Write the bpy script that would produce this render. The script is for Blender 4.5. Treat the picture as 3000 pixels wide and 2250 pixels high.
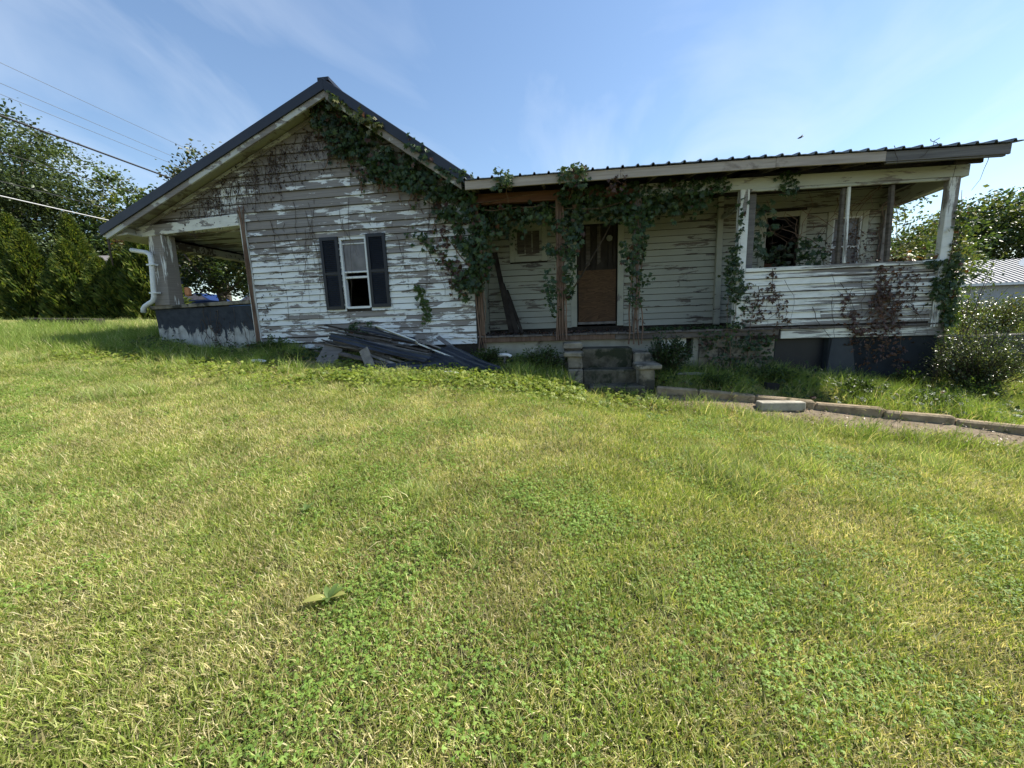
import bpy, bmesh, math, random
import numpy as np
from mathutils import Vector, Matrix

R = math.radians
for _o in list(bpy.data.objects):
    bpy.data.objects.remove(_o)
SC = bpy.context.scene
COL = SC.collection
rng = np.random.default_rng(7)
random.seed(7)

# ------------------------------------------------------------------ camera
# X runs along the house front, Y into the house (front wall plane is Y = 0), Z up
cam_d = bpy.data.cameras.new('camera')
cam = bpy.data.objects.new('camera', cam_d)
COL.objects.link(cam)
cam_d.sensor_fit = 'HORIZONTAL'
cam_d.sensor_width = 36.0
cam_d.lens = 13.512
cam_d.clip_start = 0.05
cam_d.clip_end = 3000
_yaw, _pitch, _roll = R(7.5), R(9.5), R(2.0)
_f = Vector((-math.sin(_yaw) * math.cos(_pitch), math.cos(_yaw) * math.cos(_pitch), -math.sin(_pitch)))
_r = Vector((math.cos(_yaw), math.sin(_yaw), 0))
_u = _r.cross(_f)
_r2 = _r * math.cos(_roll) - _u * math.sin(_roll)
_u2 = _u * math.cos(_roll) + _r * math.sin(_roll)
_m = Matrix((_r2, _u2, -_f)).transposed().to_4x4()
_m.translation = Vector((0, -7.1, 1.6))
cam.matrix_world = _m
SC.camera = cam

# ------------------------------------------------------------------ light, sky, exposure
SUN_TO = Vector((0.75, 0.27, 1.0)).normalized()
world = bpy.data.worlds.new('World')
SC.world = world
world.use_nodes = True
wn = world.node_tree
for n in list(wn.nodes):
    wn.nodes.remove(n)
w_out = wn.nodes.new('ShaderNodeOutputWorld')
w_bg = wn.nodes.new('ShaderNodeBackground')
w_sky = wn.nodes.new('ShaderNodeTexSky')
w_sky.sky_type = 'NISHITA'
w_sky.sun_disc = False
w_sky.sun_elevation = math.asin(SUN_TO.z)
w_sky.sun_rotation = math.atan2(SUN_TO.x, SUN_TO.y)
w_sky.altitude = 300
w_sky.air_density = 1.3
w_sky.dust_density = 0.35
w_sky.ozone_density = 3.0
w_bg.inputs['Strength'].default_value = 0.088
# thin cirrus streaks mixed into the sky
w_tc = wn.nodes.new('ShaderNodeTexCoord')
w_sep = wn.nodes.new('ShaderNodeSeparateXYZ')
wn.links.new(w_tc.outputs['Generated'], w_sep.inputs[0])
w_zc = wn.nodes.new('ShaderNodeMath'); w_zc.operation = 'ADD'; w_zc.inputs[1].default_value = 0.22
wn.links.new(w_sep.outputs['Z'], w_zc.inputs[0])
w_dx = wn.nodes.new('ShaderNodeMath'); w_dx.operation = 'DIVIDE'
w_dy = wn.nodes.new('ShaderNodeMath'); w_dy.operation = 'DIVIDE'
wn.links.new(w_sep.outputs['X'], w_dx.inputs[0]); wn.links.new(w_zc.outputs[0], w_dx.inputs[1])
wn.links.new(w_sep.outputs['Y'], w_dy.inputs[0]); wn.links.new(w_zc.outputs[0], w_dy.inputs[1])
w_cmb = wn.nodes.new('ShaderNodeCombineXYZ')
wn.links.new(w_dx.outputs[0], w_cmb.inputs['X']); wn.links.new(w_dy.outputs[0], w_cmb.inputs['Y'])
w_map = wn.nodes.new('ShaderNodeMapping')
w_map.inputs['Rotation'].default_value = (0, 0, R(-28))
w_map.inputs['Scale'].default_value = (1.5, 0.75, 1)
w_map.inputs['Location'].default_value = (0.35, 0.7, 0)
wn.links.new(w_cmb.outputs[0], w_map.inputs['Vector'])
w_no = wn.nodes.new('ShaderNodeTexNoise')
w_no.inputs['Scale'].default_value = 1.25; w_no.inputs['Detail'].default_value = 6; w_no.inputs['Roughness'].default_value = 0.52
w_no.inputs['Distortion'].default_value = 0.7
wn.links.new(w_map.outputs[0], w_no.inputs['Vector'])
w_rp = wn.nodes.new('ShaderNodeMapRange')
w_rp.inputs['From Min'].default_value = 0.48; w_rp.inputs['From Max'].default_value = 0.85
w_rp.inputs['To Min'].default_value = 0.0; w_rp.inputs['To Max'].default_value = 0.52
wn.links.new(w_no.outputs['Fac'], w_rp.inputs['Value'])
w_mix = wn.nodes.new('ShaderNodeMixRGB')
w_mix.inputs['Color2'].default_value = (5.6, 6.1, 6.8, 1)
wn.links.new(w_rp.outputs[0], w_mix.inputs['Fac'])
wn.links.new(w_sky.outputs[0], w_mix.inputs['Color1'])
wn.links.new(w_mix.outputs[0], w_bg.inputs['Color'])
wn.links.new(w_bg.outputs[0], w_out.inputs['Surface'])

sun_d = bpy.data.lights.new('sun', 'SUN')
sun_d.energy = 5.0
sun_d.angle = R(0.53)
sun_d.color = (1.0, 0.94, 0.84)
sun = bpy.data.objects.new('sun', sun_d)
COL.objects.link(sun)
sun.rotation_euler = SUN_TO.to_track_quat('Z', 'Y').to_euler()
sun.location = (20, 10, 30)

SC.view_settings.view_transform = 'Standard'
SC.view_settings.look = 'None'
SC.view_settings.gamma = 1.0
SC.view_settings.exposure = 1.1
SC.view_settings.use_curve_mapping = False
SC.cycles.max_bounces = 7
SC.cycles.diffuse_bounces = 4
SC.cycles.transparent_max_bounces = 8
SC.cycles.use_denoising = True
SC.cycles.sample_clamp_indirect = 6

# ------------------------------------------------------------------ helpers: objects
def link(o, parent=None):
    COL.objects.link(o)
    if parent is not None:
        o.parent = parent
    return o

def tag(o, label=None, cat=None, group=None, kind=None):
    if label: o['label'] = label
    if cat: o['category'] = cat
    if group: o['group'] = group
    if kind: o['kind'] = kind
    return o

def empty(name, loc, label, cat, group=None):
    o = bpy.data.objects.new(name, None)
    o.location = loc
    o.empty_display_size = 0.2
    link(o)
    return tag(o, label, cat, group)

def mesh(name, verts, faces, mat, parent=None, smooth=False, cols=None):
    """a mesh object from world coordinates; the parent's location is taken off the vertices"""
    me = bpy.data.meshes.new(name)
    verts = np.asarray(verts, float)
    if parent is not None:
        off = np.zeros(3); p = parent
        while p is not None:
            off += np.array(p.location); p = p.parent
        verts = verts - off
    if isinstance(faces, np.ndarray):
        nv, (nf, k) = len(verts), faces.shape
        me.vertices.add(nv); me.vertices.foreach_set('co', verts.astype(np.float32).ravel())
        me.loops.add(nf * k); me.loops.foreach_set('vertex_index', faces.astype(np.int32).ravel())
        me.polygons.add(nf)
        me.polygons.foreach_set('loop_start', (np.arange(nf) * k).astype(np.int32))
        me.update(calc_edges=True)
    else:
        me.from_pydata([tuple(v) for v in verts], [], faces)
        me.update()
    if smooth:
        me.polygons.foreach_set('use_smooth', [True] * len(me.polygons))
    if cols is not None:
        a = me.color_attributes.new('Col', 'FLOAT_COLOR', 'POINT')
        c4 = np.ones((len(verts), 4), np.float32); c4[:, :3] = cols
        a.data.foreach_set('color', c4.ravel())
    if mat is not None:
        me.materials.append(mat)
    o = bpy.data.objects.new(name, me)
    return link(o, parent)

BOXF = [(0, 3, 2, 1), (4, 5, 6, 7), (0, 1, 5, 4), (1, 2, 6, 5), (2, 3, 7, 6), (3, 0, 4, 7)]

def boxv(x0, x1, y0, y1, z0, z1):
    return [(x0, y0, z0), (x1, y0, z0), (x1, y1, z0), (x0, y1, z0), (x0, y0, z1), (x1, y0, z1), (x1, y1, z1), (x0, y1, z1)]

def join(parts):
    V, F = [], []
    for v, f in parts:
        n = len(V); V += [tuple(p) for p in v]; F += [tuple(i + n for i in q) for q in f]
    return V, F

def bevelled(v, f, w=0.006):
    bm = bmesh.new()
    bv = [bm.verts.new(p) for p in v]
    for q in f:
        bm.faces.new([bv[i] for i in q])
    bmesh.ops.recalc_face_normals(bm, faces=bm.faces)
    bmesh.ops.bevel(bm, geom=list(bm.edges), offset=w, segments=1, affect='EDGES', clamp_overlap=True)
    bm.verts.ensure_lookup_table()
    V = [tuple(p.co) for p in bm.verts]; F = [tuple(p.index for p in q.verts) for q in bm.faces]
    bm.free()
    return V, F

def box(name, x0, x1, y0, y1, z0, z1, mat, parent=None, bev=0.0):
    v, f = boxv(x0, x1, y0, y1, z0, z1), BOXF
    if bev: v, f = bevelled(v, f, bev)
    return mesh(name, v, f, mat, parent)

def hexa(name, b, t, mat, parent=None, bev=0.0):
    """box-like solid from 4 lower and 4 upper corner points"""
    v, f = list(b) + list(t), BOXF
    if bev: v, f = bevelled(v, f, bev)
    return mesh(name, v, f, mat, parent)

def beam_geo(p0, p1, w, h, up=(0, 0, 1), twist=0.0):
    p0, p1 = Vector(p0), Vector(p1)
    d = (p1 - p0).normalized()
    s = d.cross(Vector(up))
    if s.length < 1e-4: s = d.cross(Vector((0, 1, 0)))
    s.normalize(); n = s.cross(d)
    if twist:
        s, n = s * math.cos(twist) + n * math.sin(twist), n * math.cos(twist) - s * math.sin(twist)
    v = []
    for p in (p0, p1):
        for a, b in ((-1, -1), (1, -1), (1, 1), (-1, 1)):
            v.append(tuple(p + s * (a * w / 2) + n * (b * h / 2)))
    return v, BOXF

def beam(name, p0, p1, w, h, mat, parent=None, up=(0, 0, 1), twist=0.0, bev=0.0):
    v, f = beam_geo(p0, p1, w, h, up, twist)
    if bev: v, f = bevelled(v, f, bev)
    return mesh(name, v, f, mat, parent)

def tube_geo(pts, rad, n=6):
    pts = [Vector(p) for p in pts]
    if not hasattr(rad, '__len__'): rad = [rad] * len(pts)
    V, F = [], []
    for i, p in enumerate(pts):
        d = (pts[min(i + 1, len(pts) - 1)] - pts[max(i - 1, 0)])
        d = d.normalized() if d.length > 1e-9 else Vector((0, 0, 1))
        a = d.cross(Vector((0.31, 0.83, 0.46)))
        if a.length < 1e-3: a = d.cross(Vector((1, 0, 0)))
        a.normalize(); b = d.cross(a)
        for k in range(n):
            t = 2 * math.pi * k / n
            V.append(tuple(p + (a * math.cos(t) + b * math.sin(t)) * rad[i]))
    for i in range(len(pts) - 1):
        for k in range(n):
            F.append((i * n + k, i * n + (k + 1) % n, (i + 1) * n + (k + 1) % n, (i + 1) * n + k))
    F.append(tuple(range(n - 1, -1, -1))); F.append(tuple((len(pts) - 1) * n + k for k in range(n)))
    return V, F

def tube(name, pts, rad, mat, parent=None, n=8, smooth=True):
    v, f = tube_geo(pts, rad, n)
    return mesh(name, v, f, mat, parent, smooth)

# ------------------------------------------------------------------ helpers: materials
class NT:
    def __init__(s, name):
        s.m = bpy.data.materials.new(name); s.m.use_nodes = True
        s.t = s.m.node_tree
        for n in list(s.t.nodes): s.t.nodes.remove(n)
        s.out = s.t.nodes.new('ShaderNodeOutputMaterial')
        s.geo = s.n('ShaderNodeNewGeometry')
        s.info = s.n('ShaderNodeObjectInfo')
    def n(s, t, **kw):
        x = s.t.nodes.new(t)
        for k, v in kw.items(): setattr(x, k, v)
        return x
    def put(s, sock, v):
        if v is None: return
        if hasattr(v, 'is_output') or isinstance(v, bpy.types.NodeSocket): s.t.links.new(v, sock)
        else:
            if isinstance(v, tuple) and len(v) == 3 and sock.type == 'RGBA': v = v + (1,)
            sock.default_value = v
    def math(s, op, a, b=None, c=None, clamp=False):
        x = s.n('ShaderNodeMath', operation=op, use_clamp=clamp)
        s.put(x.inputs[0], a); s.put(x.inputs[1], b)
        if c is not None: s.put(x.inputs[2], c)
        return x.outputs[0]
    def vmath(s, op, a, b):
        x = s.n('ShaderNodeVectorMath', operation=op)
        s.put(x.inputs[0], a); s.put(x.inputs[1], b)
        return x.outputs[0]
    def rndoff(s, k=41.0):
        x = s.n('ShaderNodeCombineXYZ')
        r = s.math('MULTIPLY', s.info.outputs['Random'], k)
        for i in range(3): s.put(x.inputs[i], r)
        return x.outputs[0]
    def noise(s, vec, scale=1.0, detail=4, rough=0.55, sc=None, dist=0.0):
        if sc is not None: vec = s.vmath('MULTIPLY', vec, sc)
        x = s.n('ShaderNodeTexNoise')
        s.put(x.inputs['Vector'], vec); x.inputs['Scale'].default_value = scale
        x.inputs['Detail'].default_value = detail; x.inputs['Roughness'].default_value = rough
        x.inputs['Distortion'].default_value = dist
        return x.outputs['Fac']
    def rng(s, v, a, b, c=0.0, d=1.0):
        x = s.n('ShaderNodeMapRange')
        s.put(x.inputs['Value'], v)
        for k, q in (('From Min', a), ('From Max', b), ('To Min', c), ('To Max', d)): s.put(x.inputs[k], q)
        return x.outputs[0]
    def mix(s, f, a, b, mode='MIX'):
        x = s.n('ShaderNodeMixRGB', blend_type=mode)
        s.put(x.inputs['Fac'], f); s.put(x.inputs['Color1'], a); s.put(x.inputs['Color2'], b)
        return x.outputs[0]
    def bump(s, h, strength=0.4, dist=0.01):
        x = s.n('ShaderNodeBump')
        x.inputs['Strength'].default_value = strength; x.inputs['Distance'].default_value = dist
        s.put(x.inputs['Height'], h)
        return x.outputs[0]
    def bsdf(s, col, rough=0.8, normal=None, metal=0.0, spec=0.3, alpha=None):
        x = s.n('ShaderNodeBsdfPrincipled')
        s.put(x.inputs['Base Color'], col); s.put(x.inputs['Roughness'], rough)
        s.put(x.inputs['Metallic'], metal); s.put(x.inputs['Specular IOR Level'], spec)
        if normal is not None: s.put(x.inputs['Normal'], normal)
        return x.outputs[0]
    def done(s, sh):
        s.t.links.new(sh, s.out.inputs['Surface'])
        return s.m
    @property
    def pos(s): return s.geo.outputs['Position']
    def z(s):
        x = s.n('ShaderNodeSeparateXYZ'); s.put(x.inputs[0], s.pos)
        return x.outputs['Z']

def peel_mat(name, lo, hi, zlo, zhi, paint=(0.74, 0.76, 0.74), wood=(0.17, 0.155, 0.145), grain=(2.0, 2.0, 9.5), dirt=0.35, wood2=(0.30, 0.285, 0.27), sharp=38):
    """flaking paint over grey weathered boards; lo..hi is how far it has flaked between heights zlo..zhi"""
    t = NT(name)
    p = t.vmath('ADD', t.pos, t.rndoff())
    n1 = t.noise(p, 1.0, 8, 0.68, grain, 0.35)
    big = t.noise(t.pos, 0.7, 2, 0.5)
    th = t.rng(t.z(), zlo, zhi, lo, hi)
    th = t.math('ADD', th, t.rng(big, 0.3, 0.7, -0.115, 0.115))
    th = t.math('ADD', th, t.rng(t.info.outputs['Random'], 0, 1, -0.045, 0.05))
    mk = t.math('MULTIPLY', t.math('SUBTRACT', th, n1), sharp, clamp=True)
    wn_ = t.noise(p, 1.0, 5, 0.6, (1.5, 1.5, 70.0))
    wc = t.mix(t.rng(wn_, 0.3, 0.7), wood, wood2)
    wc = t.mix(t.rng(t.info.outputs['Random'], 0, 1, 0, 0.35), wc, (0.24, 0.20, 0.16))
    d1 = t.noise(p, 2.2, 6, 0.65, (1, 1, 2.2))
    pc = t.mix(t.rng(d1, 0.42, 0.78, 0.0, dirt), paint, (0.30, 0.30, 0.25))
    d2 = t.noise(p, 1.0, 6, 0.7, (2.0, 2.0, 45.0))
    pc = t.mix(t.rng(d2, 0.56, 0.70, 0.0, 0.5), pc, (0.33, 0.32, 0.29))
    col = t.mix(mk, pc, wc)
    h = t.math('SUBTRACT', t.math('MULTIPLY', wn_, 0.25), mk)
    return t.done(t.bsdf(col, t.rng(mk, 0, 1, 0.55, 0.9), t.bump(h, 0.55, 0.004), spec=0.25))

def rough_mat(name, c1, c2, scale=3.0, sc=(1, 1, 1), rough=0.85, bump=0.4, bd=0.008, c3=None, t3=0.62, spec=0.2, metal=0.0, rnd=True, s3=1.3):
    t = NT(name)
    p = t.vmath('ADD', t.pos, t.rndoff()) if rnd else t.pos
    n1 = t.noise(p, scale, 6, 0.62, sc)
    col = t.mix(t.rng(n1, 0.32, 0.70), c1, c2)
    if c3 is not None:
        n2 = t.noise(p, s3, 6, 0.65, None, 0.4)
        col = t.mix(t.rng(n2, t3, t3 + 0.09), col, c3)
    return t.done(t.bsdf(col, rough, t.bump(n1, bump, bd) if bump else None, metal, spec))

def leaf_mat(name, trans=0.38, gloss=0.25, rough=0.45, var=0.5, tint=(1.25, 1.25, 0.55)):
    t = NT(name)
    a = t.n('ShaderNodeVertexColor', layer_name='Col').outputs['Color']
    n1 = t.noise(t.pos, 2.3, 3, 0.6)
    col = t.mix(1.0, a, t.mix(t.rng(n1, 0.3, 0.7), (1 - var * .5,) * 3, (1 + var * .35,) * 3), 'MULTIPLY')
    b = t.bsdf(col, rough, None, 0.0, gloss)
    tr = t.n('ShaderNodeBsdfTranslucent')
    t.put(tr.inputs['Color'], t.mix(1.0, col, tint + (1,), 'MULTIPLY'))
    mx = t.n('ShaderNodeMixShader'); mx.inputs[0].default_value = trans
    t.t.links.new(b, mx.inputs[1]); t.t.links.new(tr.outputs[0], mx.inputs[2])
    return t.done(mx.outputs[0])

M = {}
M['gable'] = peel_mat('gable_paint', 0.495, 0.63, 3.1, 4.4)
M['paint'] = peel_mat('old_white_paint', 0.40, 0.44, 1.5, 4.0, dirt=0.4)
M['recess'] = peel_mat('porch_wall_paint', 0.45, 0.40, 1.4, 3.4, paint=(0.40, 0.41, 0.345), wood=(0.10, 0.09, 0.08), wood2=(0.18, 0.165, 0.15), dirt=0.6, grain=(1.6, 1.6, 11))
M['halfwall'] = peel_mat('half_wall_paint', 0.535, 0.51, 1.3, 2.3, paint=(0.76, 0.76, 0.70), wood=(0.11, 0.10, 0.09), grain=(0.9, 0.9, 22.0), dirt=0.55)
M['trim'] = peel_mat('trim_paint', 0.46, 0.49, 1.2, 4.5, paint=(0.70, 0.71, 0.66), grain=(3, 3, 9), dirt=0.45)
M['beampaint'] = peel_mat('beam_paint', 0.43, 0.42, 1.2, 4.5, paint=(0.44, 0.455, 0.39), grain=(1.5, 1.5, 7), dirt=0.35)
M['cream'] = peel_mat('cream_paint', 0.42, 0.42, 0, 5, paint=(0.38, 0.38, 0.31), dirt=0.4, grain=(2, 2, 8))
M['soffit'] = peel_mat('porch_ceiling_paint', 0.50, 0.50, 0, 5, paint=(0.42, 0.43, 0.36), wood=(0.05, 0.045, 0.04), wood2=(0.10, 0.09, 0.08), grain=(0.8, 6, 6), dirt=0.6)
M['postw'] = peel_mat('post_paint', 0.45, 0.47, 1, 4, paint=(0.72, 0.73, 0.70), grain=(16, 16, 1.4), dirt=0.4)
M['greywood'] = rough_mat('grey_weathered_wood', (0.13, 0.12, 0.11), (0.30, 0.275, 0.25), 1.0, (9, 9, 9), 0.9, 0.5, 0.004, (0.40, 0.385, 0.35), 0.62)
M['plank'] = rough_mat('old_plank', (0.06, 0.05, 0.045), (0.17, 0.15, 0.13), 4.0, (1, 1, 6), 0.9, 0.5, 0.004)
M['fascia'] = rough_mat('fascia_wood', (0.29, 0.245, 0.205), (0.46, 0.40, 0.345), 1.0, (1.2, 1.2, 26), 0.9, 0.3, 0.003, (0.13, 0.10, 0.085), 0.60)
M['fasciaold'] = rough_mat('old_fascia_wood', (0.10, 0.095, 0.095), (0.20, 0.19, 0.18), 1.0, (1.2, 1.2, 30), 0.9, 0.4, 0.004, (0.36, 0.35, 0.34), 0.63)
M['brownbeam'] = rough_mat('red_brown_beam', (0.085, 0.040, 0.026), (0.17, 0.085, 0.055), 1.0, (1.5, 1.5, 24), 0.85, 0.3, 0.003)
M['brownpost'] = rough_mat('brown_post', (0.075, 0.045, 0.032), (0.20, 0.135, 0.095), 1.0, (22, 22, 1.3), 0.9, 0.5, 0.005)
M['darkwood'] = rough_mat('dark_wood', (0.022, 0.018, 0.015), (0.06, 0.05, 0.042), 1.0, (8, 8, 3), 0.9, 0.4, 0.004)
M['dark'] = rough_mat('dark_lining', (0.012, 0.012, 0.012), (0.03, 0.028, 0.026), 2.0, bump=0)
M['metal'] = rough_mat('dark_roof_metal', (0.014, 0.017, 0.026), (0.028, 0.032, 0.045), 1.2, (1, 1, 1), 0.42, 0.1, 0.002, spec=0.5, metal=0.3)
M['porchmetal'] = rough_mat('porch_roof_metal', (0.10, 0.115, 0.125), (0.20, 0.215, 0.22), 1.2, (1, 1, 1), 0.45, 0.1, 0.002, (0.20, 0.12, 0.08), 0.62, spec=0.5, metal=0.4)
M['sheet'] = rough_mat('fallen_roof_metal', (0.020, 0.026, 0.038), (0.045, 0.052, 0.068), 2.0, (1, 1, 1), 0.45, 0.2, 0.004, (0.10, 0.10, 0.10), 0.66, spec=0.5, metal=0.2)
M['shutter'] = rough_mat('shutter_plastic', (0.006, 0.008, 0.013), (0.013, 0.016, 0.023), 3.0, bump=0, rough=0.45, spec=0.4)
M['whitemetal'] = rough_mat('white_aluminium', (0.62, 0.65, 0.66), (0.74, 0.76, 0.76), 3.0, bump=0, rough=0.45, spec=0.4)
M['slate'] = rough_mat('slate_paint', (0.016, 0.020, 0.025), (0.036, 0.042, 0.049), 2.0, (1, 1, 1), 0.85, 0.3, 0.006)
M['concrete'] = rough_mat('old_concrete', (0.13, 0.115, 0.088), (0.32, 0.285, 0.225), 5.0, (1, 1, 1), 0.92, 0.7, 0.012, (0.05, 0.048, 0.038), 0.50, s3=3.0)
M['kerb'] = rough_mat('kerb_concrete', (0.17, 0.13, 0.082), (0.34, 0.27, 0.18), 7.0, (1, 1, 1), 0.95, 0.9, 0.02, (0.075, 0.068, 0.035), 0.57, s3=3.5)
M['bar'] = rough_mat('pale_concrete', (0.24, 0.22, 0.18), (0.40, 0.375, 0.31), 7.0, (1, 1, 1), 0.95, 0.9, 0.02, (0.12, 0.11, 0.08), 0.6, s3=3.5)
M['mossy'] = rough_mat('mossy_concrete', (0.045, 0.042, 0.030), (0.15, 0.135, 0.10), 6.0, (1, 1, 1), 0.95, 0.8, 0.015, (0.030, 0.034, 0.020), 0.50, s3=3.0)
M['barge'] = peel_mat('barge_paint', 0.53, 0.55, 3.4, 5.6, paint=(0.52, 0.53, 0.49), grain=(2.2, 2.2, 5), dirt=0.6)
M['blockwall'] = rough_mat('painted_block', (0.27, 0.26, 0.21), (0.40, 0.385, 0.315), 3.0, (1, 1, 1), 0.9, 0.4, 0.006, (0.12, 0.11, 0.09), 0.56, s3=1.8)
M['stone'] = rough_mat('wall_stone', (0.045, 0.043, 0.038), (0.13, 0.125, 0.11), 6.0, (1, 1, 1), 0.95, 0.8, 0.02, (0.20, 0.20, 0.17), 0.64)
M['pvc'] = rough_mat('white_pipe', (0.70, 0.71, 0.70), (0.78, 0.78, 0.77), 3.0, bump=0, rough=0.4, spec=0.4)
M['bark'] = rough_mat('bark', (0.045, 0.036, 0.028), (0.13, 0.11, 0.09), 6.0, (1, 1, 0.25), 0.95, 0.8, 0.02)
M['stem'] = rough_mat('vine_stem', (0.10, 0.060, 0.042), (0.24, 0.165, 0.12), 9.0, (1, 1, 0.3), 0.95, 0.4, 0.004)
M['twig'] = rough_mat('dry_tendril', (0.05, 0.038, 0.030), (0.12, 0.095, 0.075), 9.0, (1, 1, 0.3), 0.95, 0.3, 0.003)
M['leaf'] = leaf_mat('creeper_leaf', 0.32, 0.45, 0.38)
M['treeleaf'] = leaf_mat('tree_leaf', 0.36, 0.35, 0.42)
M['conifer'] = leaf_mat('conifer_spray', 0.40, 0.2, 0.55)
M['glossleaf'] = leaf_mat('glossy_leaf', 0.28, 0.6, 0.28)
M['grass'] = leaf_mat('grass_blade', 0.42, 0.22, 0.5, 0.45, (1.2, 1.2, 0.65))
M['weed'] = leaf_mat('weed_leaf', 0.42, 0.3, 0.45)

def glass_mat():
    t = NT('dusty_glass')
    n1 = t.noise(t.pos, 5.0, 6, 0.7, (1, 1, 0.8))
    col = t.mix(t.rng(n1, 0.3, 0.75), (0.075, 0.07, 0.075), (0.17, 0.155, 0.16))
    return t.done(t.bsdf(col, 0.22, None, 0, 0.5))
M['glass'] = glass_mat()

def ply_mat():
    t = NT('plywood')
    p = t.vmath('MULTIPLY', t.pos, (0.9, 1, 5.5))
    n0 = t.noise(p, 1.1, 3, 0.5, None, 0.6)
    r = t.math('FRACT', t.math('MULTIPLY', n0, 13.0))
    col = t.mix(t.rng(r, 0.0, 1.0), (0.145, 0.085, 0.046), (0.08, 0.045, 0.025))
    d = t.noise(t.pos, 2.5, 5, 0.6)
    col = t.mix(t.rng(d, 0.45, 0.75, 0, 0.6), col, (0.07, 0.045, 0.03))
    return t.done(t.bsdf(col, 0.75, None, 0, 0.2))
M['ply'] = ply_mat()

def parapet_mat():
    t = NT('slate_paint_over_stucco')
    n1 = t.noise(t.pos, 3.6, 9, 0.70, (1, 1, 0.6), 0.8)
    th = t.rng(t.z(), 1.38, 1.92, 0.66, 0.30)
    mk = t.math('MULTIPLY', t.math('SUBTRACT', th, n1), 20, clamp=True)
    n2 = t.noise(t.pos, 7, 6, 0.6)
    stu = t.mix(t.rng(n2, 0.3, 0.7), (0.30, 0.30, 0.27), (0.50, 0.50, 0.46))
    sl = t.mix(t.rng(n2, 0.3, 0.7), (0.030, 0.035, 0.043), (0.058, 0.065, 0.075))
    n3 = t.noise(t.pos, 1.0, 6, 0.7, (9, 9, 0.8))
    stu = t.mix(t.rng(n3, 0.5, 0.66, 0, 0.7), stu, (0.13, 0.12, 0.11))
    return t.done(t.bsdf(t.mix(mk, sl, stu), 0.9, t.bump(t.math('SUBTRACT', n2, t.math('MULTIPLY', mk, 1.5)), 0.4, 0.006), 0, 0.15))
M['parapet'] = parapet_mat()
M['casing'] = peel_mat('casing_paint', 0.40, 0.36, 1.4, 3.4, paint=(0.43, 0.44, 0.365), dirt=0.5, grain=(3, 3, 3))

def ground_mat():
    t = NT('lawn_soil_gap_shade')  # soil colour darkened so gaps between the blades look shaded
    n1 = t.noise(t.pos, 3.0, 8, 0.65)
    n2 = t.noise(t.pos, 0.5, 4, 0.55)
    col = t.mix(t.rng(n1, 0.3, 0.7), (0.035, 0.036, 0.016), (0.085, 0.075, 0.038))
    col = t.mix(t.rng(n2, 0.4, 0.65, 0, 0.5), col, (0.11, 0.095, 0.052))
    n3 = t.noise(t.pos, 40.0, 4, 0.6)
    col = t.mix(t.rng(n3, 0.35, 0.65, 0, 0.55), col, (0.04, 0.042, 0.018))
    return t.done(t.bsdf(col, 0.95, t.bump(n3, 0.6, 0.02), 0, 0.1))
M['ground'] = ground_mat()
M['path'] = rough_mat('path_earth', (0.11, 0.088, 0.06), (0.225, 0.178, 0.122), 9.0, (1, 1, 1), 0.95, 0.6, 0.012, (0.16, 0.12, 0.08), 0.56, rnd=False, s3=6.0)
# ------------------------------------------------------------------ ground
CP = np.array([
    (0, -7.1, 0.0), (-2, -6.2, .12), (1.7, -5.7, .0), (0, -5, .24), (0, -3, .48), (-.7, -1.3, .67),
    (-4.2, -1.5, .88), (-7.5, -1.5, 1.2), (-10, -1, 1.4), (-4, -4, .58), (-7, -4, .88), (-12, -4, 1.35), (-5, -7, .34), (-12, -8, 1.1),
    (-8.4, .1, 1.43), (-6.8, .1, 1.19), (-6, .1, 1.2), (-4.6, .1, 1.1), (-1.6, .1, .92), (-.6, -.4, .78), (.8, -1.1, .44), (.8, .1, .6), (2.3, .1, .6), (4.5, .1, .48), (5.5, .1, .33), (6.6, -.2, .2),
    (1.5, -1.5, .33), (2.7, -1.65, .24), (3.9, -1.95, .13), (5.3, -2.5, -.02), (8, -3.4, -.30),
    (1.7, -.85, .50), (2.7, -1.0, .43), (3.9, -1.2, .34), (5.3, -1.7, .19), (8, -2.7, -.1),
    (3, -3.5, .14), (4, -5, -.1), (6, -4, -.12), (2, -4, .2), (8, -6, -.45), (3, -7.5, -.25),
    (9, -.3, .05), (11, -.5, -.05), (7, 1.3, 1.05), (9, 1.3, 1.08), (12, 1.3, 1.0), (9, 4, 1.08), (18, 13, .8), (25, 22, 1.1), (30, 40, 2), (18, 0, .3), (25, -10, -1.2),
    (0, 5, 1.2), (-5, 6, 1.5), (-12, 4, 1.75), (-17, 3, 1.9), (-25, 9, 2.35), (-18, 9, 2.15), (-40, 15, 2.9), (-40, -10, 2.6), (-60, 40, 4), (-20, -15, 1.5), (20, -18, -1.6), (0, -20, -1.3), (0, 60, 3.5),
    (-200, 0, 6), (-200, 200, 8), (0, 250, 7), (200, 200, 6), (200, 0, 0), (200, -200, -6), (0, -200, -5), (-200, -200, 2)])

def _tps(r2):
    return 0.5 * r2 * np.log(r2 + 1e-9)
_n = len(CP)
_d2 = ((CP[:, None, :2] - CP[None, :, :2]) ** 2).sum(-1)
_A = np.zeros((_n + 3, _n + 3)); _A[:_n, :_n] = _tps(_d2) + np.eye(_n) * 0.02
_A[:_n, _n] = 1; _A[:_n, _n + 1:] = CP[:, :2]; _A[_n, :_n] = 1; _A[_n + 1:, :_n] = CP[:, :2].T
_w = np.linalg.solve(_A, np.concatenate([CP[:, 2], np.zeros(3)]))

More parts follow.
